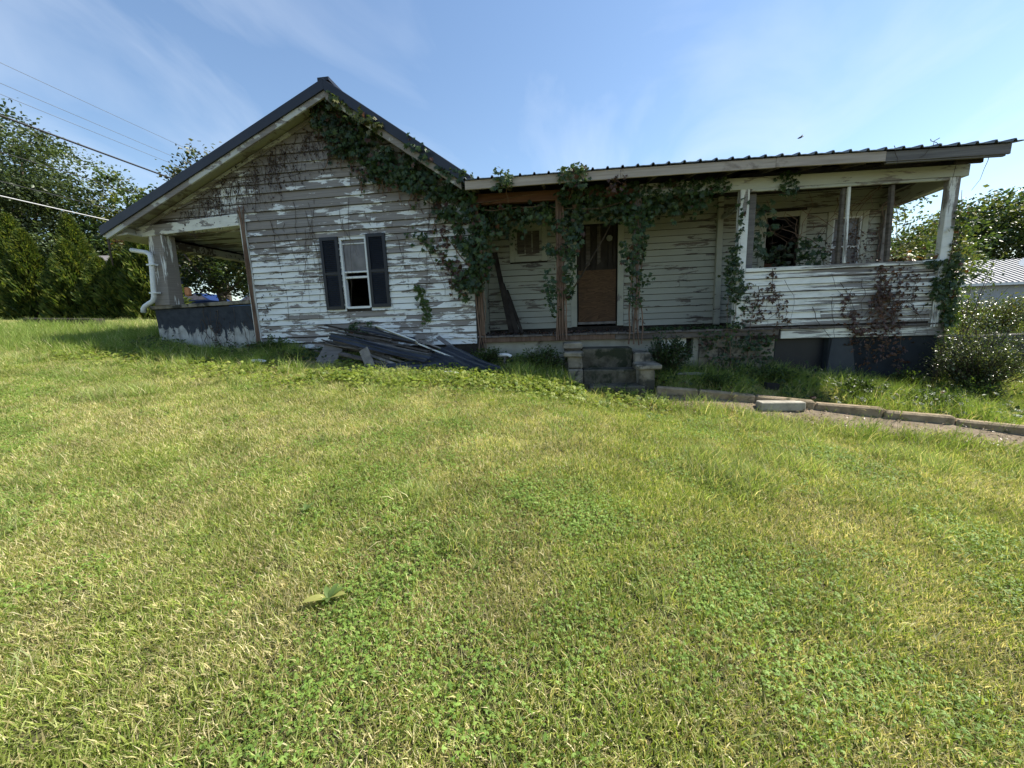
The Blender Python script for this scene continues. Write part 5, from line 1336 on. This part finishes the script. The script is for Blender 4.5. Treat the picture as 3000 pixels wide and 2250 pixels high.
def blocked(u, v):
    b = (v > -.02) & (u > -8.3) & (u < 6.15)
    b |= (u > .02) & (u < 1.52) & (v > -1.2)
    kx = np.array([k[0] for k in KERB]); ky = np.array([k[1] for k in KERB])
    kv = np.interp(u, kx, ky)
    wd = np.interp(u, kx, .24 + .035 * np.arange(len(KERB)))
    b |= (u > 1.3) & (v < kv + .06) & (v > kv - wd - .02)
    b |= (v > .2) & (u > 6.1) & (u < 13) & (v < .75)
    return b
pts_u, pts_v, scl = [], [], []
def scatter(u0, u1, v0, v1, dens, s):
    st_ = 1 / math.sqrt(dens)                     # jittered grid: even cover without bare holes
    u, v = np.meshgrid(np.arange(u0, u1, st_), np.arange(v0, v1, st_))
    u, v = u.ravel(), v.ravel()
    u = u + gr.uniform(-.75, .75, len(u)) * st_; v = v + gr.uniform(-.75, .75, len(v)) * st_
    # keep to the wedge the photograph looks at, with a wide margin for a step aside
    keep = (np.abs(u + .13 * (v + 7.1)) < 1.8 + 1.75 * (v + 7.1 + .6)) & ~blocked(u, v)
    pts_u.append(u[keep]); pts_v.append(v[keep]); scl.append(np.full(keep.sum(), s))
scatter(-7, 7, -6.9, -4.0, 105, .95)
scatter(-12, 9, -4.0, -1.6, 72, 1.0)
scatter(-15, 11, -1.6, .6, 60, 1.05)
scatter(-32, -8.35, .6, 12, 16, 1.45)
scatter(-32, -15, -4, .6, 14, 1.4)
scatter(7, 14, 1.0, 5, 14, 1.3)
U_, V_ = np.concatenate(pts_u), np.concatenate(pts_v); S_ = np.concatenate(scl) * gr.uniform(.75, 1.3, len(U_))
dryf = .55 * vnoise(U_, V_, .9) + .45 * vnoise(U_ + 9, V_ - 4, .33)
dryf += np.where(U_ < 0, .05, -.06) + .06 * np.exp(-((V_ + 3.3) / 1.2) ** 2)
q = gr.random(len(U_))
idx = np.where(dryf + .42 * (q - .5) > .455, gr.integers(3, 6, len(U_)), gr.integers(0, 3, len(U_)))
clv = vnoise(U_ + 3, V_ + 8, .7) + .2 * (gr.random(len(U_)) - .5)
idx = np.where((gr.random(len(U_)) < np.clip((clv - .45) * 1.3, .03, .42)) & (V_ < -1.9), gr.integers(6, 8, len(U_)), idx)
tuftf = vnoise(U_ - 6, V_ + 2, .5)
tp = np.where((tuftf > .72), .10, .015) + np.where(V_ > -2.4, .06, 0)
tp = np.where((U_ > -4.9) & (U_ < -.8) & (V_ > -1.45), 0, tp)
idx = np.where(gr.random(len(U_)) < tp, gr.integers(8, 10, len(U_)), idx)
# unmown strip along the house, behind the kerb, and out to the left
edge = np.interp(U_, [-15, -9, -4, 0, 1.4], [-.6, -1.2, -1.35, -1.15, -1.1])
pedge = (U_ > 1.2) & (np.abs(V_ - np.interp(U_, [k[0] for k in KERB], [k[1] - .34 - .035 * i_ for i_, k in enumerate(KERB)]) + .22) < .24)
idx = np.where(pedge & (gr.random(len(U_)) < .30), gr.integers(8, 12, len(U_)), idx)
kvv = np.interp(U_, [k[0] for k in KERB], [k[1] for k in KERB])
longm = ((U_ < 1.4) & (V_ > edge - .25 + .5 * (gr.random(len(U_)) - .5))) | ((U_ >= 1.4) & (V_ > kvv))
far_mown = (U_ < -9) & (V_ > 2.2)
longp = np.where(U_ < -8.4, .55, np.where(U_ < 1.4, .40, .30))
heapm = ((U_ > -4.9) & (U_ < -.8) & (V_ > -1.5)) | ((U_ > -8.4) & (U_ < -6) & (V_ > -.55))
idx = np.where(longm & ~far_mown & ~heapm & (gr.random(len(U_)) < longp), gr.integers(10, 12, len(U_)), idx)
for (tu, tv, tr, tn) in ((1.33, -3.85, .36, 60), (-2.45, -1.75, .34, 60), (2.0, -3.6, .25, 24), (-5.5, -3.0, .3, 26), (-6.6, -2.6, .3, 26), (-1.0, -4.6, .12, 8), (3.4, -3.0, .4, 30), (2.6, -2.4, .4, 30), (4.4, -3.3, .4, 30), (-8.5, -2.2, .5, 36), (5.6, -3.4, .4, 30)):
    a = gr.uniform(0, 6.28, tn); qq = np.sqrt(gr.random(tn)) * tr
    U_ = np.concatenate([U_, tu + qq * np.cos(a)]); V_ = np.concatenate([V_, tv + qq * np.sin(a)]); S_ = np.concatenate([S_, gr.uniform(.8, 1.3, tn)]); idx = np.concatenate([idx, gr.integers(8, 10, tn)])
kb = ~blocked(U_, V_); U_, V_, S_, idx = U_[kb], V_[kb], S_[kb], idx[kb]
N_ = len(U_)
gme = bpy.data.meshes.new('grass')
gme.vertices.add(N_)
gme.vertices.foreach_set('co', np.stack([U_, V_, zg(U_, V_)], 1).astype(np.float32).ravel())
zx = (zg(U_ + .1, V_) - zg(U_ - .1, V_)) / .2; zy = (zg(U_, V_ + .1) - zg(U_, V_ - .1)) / .2
nz = _norm(np.stack([-zx + gr.normal(0, .04, N_), -zy + gr.normal(0, .04, N_), np.ones(N_)], 1))
th = gr.uniform(0, 6.283, N_)
ax = np.stack([np.cos(th), np.sin(th), np.zeros(N_)], 1); ax = _norm(ax - nz * (ax * nz).sum(1, keepdims=True)); ay = np.cross(nz, ax)
eul = np.stack([np.arctan2(ay[:, 2], nz[:, 2]), -np.arcsin(np.clip(ax[:, 2], -1, 1)), np.arctan2(ax[:, 1], ax[:, 0])], 1)
at = gme.attributes.new('rot', 'FLOAT_VECTOR', 'POINT'); at.data.foreach_set('vector', eul.astype(np.float32).ravel())
at = gme.attributes.new('scl', 'FLOAT', 'POINT'); at.data.foreach_set('value', S_.astype(np.float32))
at = gme.attributes.new('pick', 'INT', 'POINT'); at.data.foreach_set('value', idx.astype(np.int32))
gme.materials.append(M['grass'])
gob = bpy.data.objects.new('grass', gme); link(gob)
tag(gob, 'patchy sunlit lawn of short green and dry straw coloured grass', 'grass', None, 'stuff')
ng = bpy.data.node_groups.new('scatter_grass', 'GeometryNodeTree')
ng.interface.new_socket('Geometry', in_out='INPUT', socket_type='NodeSocketGeometry')
ng.interface.new_socket('Geometry', in_out='OUTPUT', socket_type='NodeSocketGeometry')
gi, go = ng.nodes.new('NodeGroupInput'), ng.nodes.new('NodeGroupOutput')
m2p = ng.nodes.new('GeometryNodeMeshToPoints')
iop = ng.nodes.new('GeometryNodeInstanceOnPoints')
ci = ng.nodes.new('GeometryNodeCollectionInfo'); ci.inputs['Collection'].default_value = patch_col
ci.inputs['Separate Children'].default_value = True; ci.inputs['Reset Children'].default_value = True
def nattr(nm, ty):
    a = ng.nodes.new('GeometryNodeInputNamedAttribute'); a.data_type = ty; a.inputs['Name'].default_value = nm
    return [s for s in a.outputs if s.enabled and s.name == 'Attribute'][0]
ng.links.new(gi.outputs[0], m2p.inputs['Mesh']); ng.links.new(m2p.outputs[0], iop.inputs['Points'])
ng.links.new(ci.outputs[0], iop.inputs['Instance']); iop.inputs['Pick Instance'].default_value = True
ng.links.new(nattr('pick', 'INT'), iop.inputs['Instance Index']); ng.links.new(nattr('rot', 'FLOAT_VECTOR'), iop.inputs['Rotation'])
ng.links.new(nattr('scl', 'FLOAT'), iop.inputs['Scale']); ng.links.new(iop.outputs[0], go.inputs[0])
gob.modifiers.new('scatter', 'NODES').node_group = ng

# yellow green creeping weeds along the edge of the shade, darker ones inside it
n = 11000
u = np.concatenate([gr.uniform(-4.2, .6, n // 2), gr.uniform(-8.5, 1.5, n // 2)])
ed = np.interp(u, [-15, -9, -4, 0, 1.4], [-.8, -1.45, -1.6, -1.45, -1.5])
v = ed + gr.normal(0, .34, n) - .02
ok = ~blocked(u, v) & (vnoise(u, v, .45) > .30)
u, v = u[ok], v[ok]
c = np.stack([u, v, zg(u, v) + np.abs(gr.normal(.065, .035, len(u)))], 1)
geo = creeper(c, (0, -.2, 1), gr.uniform(.026, .060, len(u)), np.array([(.20, .27, .04), (.25, .31, .05), (.15, .22, .04), (.30, .34, .08)])[gr.integers(0, 4, len(u))], gr, .15, 5, .35)
o = mesh('ground_creeper', geo[0], geo[1], M['weed'], None, False, geo[2]); tag(o, 'bright yellow green creeping weeds where the lawn meets the house shade', 'weeds', None, 'stuff')
n = 5200
u = gr.uniform(-8.2, 6.6, n); v = -.95 * gr.random(n) ** .8 - .03
v = np.where(u > 1.45, np.interp(u, [k[0] for k in KERB], [k[1] + .12 for k in KERB]) * gr.random(n), v)
ok = ~blocked(u, v) & (vnoise(u + 5, v, .5) > .30)
u, v = u[ok], v[ok]
c = np.stack([u, v, zg(u, v) + np.abs(gr.normal(.07, .05, len(u)))], 1)
geo = creeper(c, (0, -.3, 1), gr.uniform(.03, .065, len(u)), leafcol(len(u), np.array([(.05, .085, .025), (.07, .115, .03), (.04, .07, .022)]), .03), gr, .2, 5, .4)
o = mesh('ground_ivy', geo[0], geo[1], M['weed'], None, False, geo[2]); tag(o, 'dark leafy ground cover in the shade along the foundation', 'weeds', None, 'stuff')
# dry leaves on the path
n = 900
i = gr.integers(0, len(KERB) - 1, n); t = gr.random(n)
u = np.array([k[0] for k in KERB])[i] * (1 - t) + np.array([k[0] for k in KERB])[i + 1] * t
v = np.array([k[1] for k in KERB])[i] * (1 - t) + np.array([k[1] for k in KERB])[i + 1] * t - gr.uniform(.08, .6, n)
u = np.concatenate([u, gr.uniform(.7, 1.9, 350)]); v = np.concatenate([v, gr.uniform(-1.9, -1.25, 350)])
c = np.stack([u, v, zg(u, v) + .045], 1)
geo = creeper(c, (0, 0, 1), gr.uniform(.02, .045, len(u)), np.array([(.20, .145, .09), (.15, .10, .06), (.26, .20, .13), (.09, .06, .04)])[gr.integers(0, 4, len(u))], gr, .1, 1, .3)
o = mesh('dry_leaves', geo[0], geo[1], M['leaf'], None, False, geo[2]); tag(o, 'dry brown leaf litter on the earth path', 'litter', None, 'stuff')

# broad leaved weeds standing in the lawn (each large leaf a part)
def broadleaf(x, y, leaves, label):
    z_ = zg1(x, y)
    e = empty('broadleaf_weed', (x, y, z_), label, 'weed')
    for (ang, ln, lift, col) in leaves:
        t = np.array([[math.cos(ang), math.sin(ang), lift]]); t = _norm(t)
        nn = 7; V2, F2 = [], []
        side = np.array([-math.sin(ang), math.cos(ang), 0])
        for i in range(nn):
            s = i / (nn - 1)
            ctr = np.array([x, y, z_ + .035]) + t[0] * ln * s + np.array([0, 0, -.22 * ln * s * s])
            w = ln * .38 * math.sin(math.pi * min(1, .10 + s * .9)) ** .8 * (1 if s < 1 else 0.05)
            V2 += [tuple(ctr - side * w / 2 + np.array([0, 0, .16 * w])), tuple(ctr), tuple(ctr + side * w / 2 + np.array([0, 0, .16 * w]))]
        for i in range(nn - 1):
            F2 += [(3 * i, 3 * i + 1, 3 * i + 4, 3 * i + 3), (3 * i + 1, 3 * i + 2, 3 * i + 5, 3 * i + 4)]
        mesh('leaf', V2, F2, M['weed'], e, True, np.tile(np.array(col), (len(V2), 1)))
YL, GL = (.38, .39, .12), (.14, .21, .06)
broadleaf(-1.19, -5.49, [(3.6, .13, .3, YL), (.15, .10, .45, YL), (1.2, .09, .9, GL), (.7, .09, .6, GL), (2.3, .08, .6, GL), (5.2, .06, .5, GL), (4.5, .05, .7, GL)], 'dock weed with large yellowing leaves in the lawn')
broadleaf(-1.75, -4.85, [(1.0, .08, .7, GL), (2.2, .07, .6, GL), (.2, .06, .5, GL), (3.6, .06, .6, GL), (5.0, .05, .6, GL)], 'small green broadleaf weed in the lawn beyond the yellowing one')

# ------------------------------------------------------------------ surroundings
# stone retaining wall beyond the right end of the house
rw_ = empty('retaining_wall', (8.5, .4, .0), 'dark rubble stone retaining wall behind the glossy shrub', 'wall')
box('core', 6.1, 13, .36, .60, -.4, 1.0, M['stone'], rw_)
z = -.25
while z < 1.0:
    x = 6.1 + random.uniform(0, .2); h = random.uniform(.16, .24)
    while x < 13:
        w = random.uniform(.22, .50)
        if x < 10.5: rock('stone', x, min(x + w - .015, 13), .28 + random.uniform(-.03, .03), .40, z, min(z + h - .012, 1.08), M['stone'], rw_, .02, .02)
        x += w
    z += h
# outbuilding with a ribbed metal roof
ob = empty('outbuilding', (20, 15, .6), 'low grey white outbuilding with a ribbed metal roof', 'building')
obw = rough_mat('outbuilding_wall', (0.34, 0.365, 0.40), (0.42, 0.445, 0.475), 3.0, bump=0)
obr = rough_mat('outbuilding_roof', (0.17, 0.18, 0.195), (0.25, 0.26, 0.275), 0.6, (1, 1, 1), 0.6, 0, spec=.25)
box('wall', 17.9, 24, 13.2, 17.6, .2, 2.45, obw, ob)
prs = []
rfo = hexa('roof', [(17.6, 12.9, 2.42), (20.3, 12.9, 2.42), (20.3, 15.5, 3.62), (17.6, 15.5, 3.62)], [(17.6, 12.9, 2.48), (20.3, 12.9, 2.48), (20.3, 15.5, 3.68), (17.6, 15.5, 3.68)], obr, ob)
hexa('roof', [(17.6, 15.51, 3.62), (24.3, 15.51, 3.62), (24.3, 18, 2.42), (17.6, 18, 2.42)], [(17.6, 15.51, 3.68), (24.3, 15.51, 3.68), (24.3, 18, 2.48), (17.6, 18, 2.48)], obr, ob)
hexa('roof', [(20.301, 12.9, 2.42), (24.3, 12.9, 2.42), (24.3, 15.5, 3.62), (20.301, 15.5, 3.62)], [(20.301, 12.9, 2.48), (24.3, 12.9, 2.48), (24.3, 15.5, 3.68), (20.301, 15.5, 3.68)], obr, ob)
for k in range(29):
    x = 17.62 + k * .23
    hexa('roof_rib', [(x, 12.9, 2.481), (x + .05, 12.9, 2.481), (x + .05, 15.5, 3.681), (x, 15.5, 3.681)], [(x + .012, 12.9, 2.52), (x + .038, 12.9, 2.52), (x + .038, 15.5, 3.72), (x + .012, 15.5, 3.72)], obr, ob)
box('gutter', 17.6, 24.3, 12.84, 12.92, 2.36, 2.46, M['whitemetal'], ob)
cr_ = prism('cross_gable', [(20.9, 2.6), (24.0, 2.6), (24.0, 5.0), (22.6, 4.2)], 13.0, 15.0, M['whitemetal'], ob)
# slate shed behind the hedge
sh = empty('shed', (-30, 16, 2.7), 'slate blue shed with pale roof edge half hidden by the hedge', 'shed')
box('wall', -32.3, -27.6, 16, 19, 2.4, 6.0, rough_mat('shed_wall', (0.030, 0.045, 0.075), (0.045, 0.06, 0.095), 2.0, bump=0), sh)
hexa('roof', [(-32.6, 15.6, 6.05), (-27.3, 15.6, 5.95), (-27.3, 17.5, 6.7), (-32.6, 17.5, 6.9)], [(-32.6, 15.6, 6.25), (-27.3, 15.6, 6.12), (-27.3, 17.5, 6.9), (-32.6, 17.5, 7.1)], M['fasciaold'], sh)
hexa('roof', [(-32.6, 17.51, 6.7), (-27.3, 17.51, 6.7), (-27.3, 19.3, 5.9), (-32.6, 19.3, 5.9)], [(-32.6, 17.51, 6.95), (-27.3, 17.51, 6.9), (-27.3, 19.3, 6.1), (-32.6, 19.3, 6.1)], M['fascia'], sh)
swn = box('window', -29.35, -28.75, 15.94, 16.0, 4.1, 5.2, M['whitemetal'], sh)
box('pane', -29.27, -28.83, 15.93, 15.95, 4.18, 5.12, M['glass'], swn)
# white shed at the far left
ws = empty('shed', (-38.8, 15.5, 2.8), 'white clapboard shed at the far end of the hedge', 'shed')
wsw = box('wall', -41, -37.7, 14.6, 18, 2.4, 4.6, M['whitemetal'], ws)
for k in range(12):
    box('board', -41.0, -37.68, 14.56 + .006, 14.6, 2.75 + k * .15, 2.75 + k * .15 + .135, M['whitemetal'], wsw)
hexa('roof', [(-41.3, 14.2, 4.55), (-37.4, 14.2, 4.55), (-37.4, 16.3, 5.6), (-41.3, 16.3, 5.6)], [(-41.3, 14.2, 4.67), (-37.4, 14.2, 4.67), (-37.4, 16.3, 5.72), (-41.3, 16.3, 5.72)], M['fascia'], ws)
hexa('roof', [(-41.3, 16.31, 5.6), (-37.4, 16.31, 5.6), (-37.4, 18.4, 4.55), (-41.3, 18.4, 4.55)], [(-41.3, 16.31, 5.72), (-37.4, 16.31, 5.72), (-37.4, 18.4, 4.67), (-41.3, 18.4, 4.67)], M['fascia'], ws)
# parked cars half hidden by hedge and porch
def car(x, y, ang, paint, label):
    z0 = zg1(x, y)
    e = empty('parked_car', (x, y, z0), label, 'car', 'cars parked beyond the hedge'); e.rotation_euler = (0, 0, ang)
    prof = [(-2.15, .38), (-2.2, .70), (-1.95, .92), (-1.15, .98), (-.55, 1.42), (.75, 1.46), (1.55, 1.02), (2.1, .95), (2.2, .6), (2.12, .36)]
    def sect(yh, sc): return [(px * sc, yh, pz_) for px, pz_ in prof]
    n = len(prof)
    Vb = sect(-.88, 1.0) + [(px * (.97), -.62 if pz_ > 1.1 else -.88, pz_ + .0) for px, pz_ in prof]
    rings = []
    for s_, inset in ((-1, 0), (1, 0)):
        rings.append([(px, s_ * (.88 - (.22 if pz_ > 1.1 else .04 * (pz_ > .85))), pz_) for px, pz_ in prof])
    Vb = rings[0] + rings[1]
    Fb = [tuple(range(n)), tuple(range(2 * n - 1, n - 1, -1))] + [(i, n + i, n + (i + 1) % n, (i + 1) % n) for i in range(n)]
    def cm(name, V3, F3, mt, smooth=False):
        me = bpy.data.meshes.new(name); me.from_pydata(V3, [], F3); me.materials.append(mt); me.update()
        o_ = bpy.data.objects.new(name, me); return link(o_, e)
    v3, f3 = bevelled(Vb, Fb, .04)
    cm('body', v3, f3, paint)
    cm('windscreen', [(-1.10, -.66, 1.02), (-1.10, .66, 1.02), (-.60, .60, 1.40), (-.60, -.60, 1.40)], [(0, 1, 2, 3)], M['glass'])
    for s_ in (-1, 1):
        cm('side_window', [(-.95, s_ * .845, 1.03), (1.3, s_ * .845, 1.05), (.72, s_ * .70, 1.40), (-.52, s_ * .70, 1.38)], [(0, 1, 2, 3) if s_ < 0 else (3, 2, 1, 0)], M['glass'])
        for wx in (-1.35, 1.38):
            v3, f3 = tube_geo([(wx, s_ * .72, .32), (wx, s_ * .90, .32)], .32, 14)
            w_ = cm('wheel', v3, f3, M['dark'])
            v3, f3 = tube_geo([(wx, s_ * .88, .32), (wx, s_ * .905, .32)], .19, 10)
            me = bpy.data.meshes.new('rim'); me.from_pydata(v3, [], f3); me.materials.append(M['whitemetal']); me.update()
            link(bpy.data.objects.new('rim', me), w_)
        cm('headlight', boxv(-2.2, -2.14, s_ * .62 - .14, s_ * .62 + .14, .66, .80), BOXF, M['whitemetal'])
bluep = rough_mat('blue_car_paint', (0.012, 0.030, 0.11), (0.018, 0.04, 0.14), 1.0, bump=0, rough=.3, spec=.6)
silv = rough_mat('silver_car_paint', (0.42, 0.44, 0.46), (0.48, 0.50, 0.52), 1.0, bump=0, rough=.3, spec=.6, metal=.3)
car(-23.3, 15.6, 0.1, bluep, 'dark blue car seen through the left porch opening')
car(-19.6, 16.8, 0.1, rough_mat('light_blue_paint', (0.16, 0.33, 0.62), (0.2, 0.38, 0.68), 1.0, bump=0, rough=.3, spec=.6), 'light blue car right of the dark blue one')
car(-36.0, 14.8, 0.3, silv, 'silver car beside the white shed')
# timber edging in the lawn on the left
x0, x1 = -16.7, -14.0
za, zb_ = zg1(x0, 3.0), zg1(x1, 3.0)
o = hexa('timber_edging', [(x0, 3.0, za - .1), (x1, 3.0, zb_ - .1), (x1, 3.3, zb_ - .1), (x0, 3.3, za - .1)], [(x0 + .15, 3.0, za + .30), (x1, 3.0, zb_ + .28), (x1, 3.3, zb_ + .28), (x0 + .15, 3.3, za + .30)], M['darkwood'], None, .02)
tag(o, 'dark timber edging half sunk in the grass in front of the hedge', 'edging')
# street wires and their poles
GW = 'overhead wires along the street'
WIRES = [(-13.6, 8.5, .006, 'topmost thin overhead wire'), (-13.6, 8.0, .006, 'second thin overhead wire from the top'), (-13.3, 7.6, .006, 'third thin overhead wire from the top'), (-13.2, 7.05, .026, 'thick twisted black cable below the three thin wires'), (-13.4, 6.25, .011, 'thin dark wire crossing the oak crown'), (-13.4, 5.55, .010, 'thin wire just above the pale cable'), (-13.4, 5.2, .016, 'pale grey cable, lowest of the overhead wires')]
wirem = rough_mat('black_wire', (0.03, 0.03, 0.032), (0.045, 0.045, 0.05), 2.0, bump=0, rough=.5)
wireg = rough_mat('grey_wire', (0.12, 0.13, 0.14), (0.16, 0.17, 0.18), 2.0, bump=0, rough=.5)
wirel = rough_mat('pale_wire', (0.42, 0.43, 0.44), (0.5, 0.5, 0.5), 2.0, bump=0, rough=.5)
for i, (u, z, rd_, lb) in enumerate(WIRES):
    pts = []
    for k in range(29):
        t = k / 28; y = -26 + 72 * t
        sg = .9 * (4 * (t - .5) ** 2 - 1) + .62
        pts.append((u, y, z + sg))
    o = tube('overhead_wire', pts, rd_, wirel if i == 6 else (wireg if i < 3 else wirem), None, 5)
    tag(o, lb, 'wire', GW)
for (y, lb) in ((-26.15, 'wooden utility pole down the street carrying the wires'), (46.15, 'wooden utility pole hidden behind the gable carrying the wires')):
    e = empty('utility_pole', (-13.4, y, zg1(-13.4, y)), lb, 'pole')
    tube('shaft', [(-13.4, y, zg1(-13.4, y) - .3), (-13.4, y, 10.2)], [.17, .12], M['bark'], e, 10)
    box('crossarm', -14.3, -12.5, y - .06, y + .06, 8.9, 9.05, M['bark'], e)
# two small birds over the porch roof
def bird(p, span, ang, label):
    e = empty('bird', p, label, 'bird'); 
    d = Vector((math.cos(ang), .2, math.sin(ang)))
    P_ = Vector(p)
    tube('body', [tuple(P_ - d * span * .34), tuple(P_ - d * span * .2), tuple(P_), tuple(P_ + d * span * .22), tuple(P_ + d * span * .36)], [span * .012, span * .07, span * .095, span * .07, span * .015], M['metal'], e, 8)
    for s_ in (-1, 1):
        w0, w1 = P_ + d * span * .14, P_ - d * span * .10
        tip = P_ + Vector((0, s_ * span * .46, span * .10)) - d * span * .12
        mid = P_ + Vector((0, s_ * span * .26, span * .09)) + d * span * .10
        V3 = [tuple(w0), tuple(w1), tuple(tip), tuple(mid)]
        V3 += [tuple(Vector(q_) - Vector((0, 0, span * .02))) for q_ in V3]
        mesh('wing', V3, BOXF, M['metal'], e)
bird((15.4, 22, 12.5), .62, .38, 'small dark bird gliding above the porch roof')
bird((14.4, 22, 11.5), .5, .7, 'second bird flying just over the edge of the porch roof')
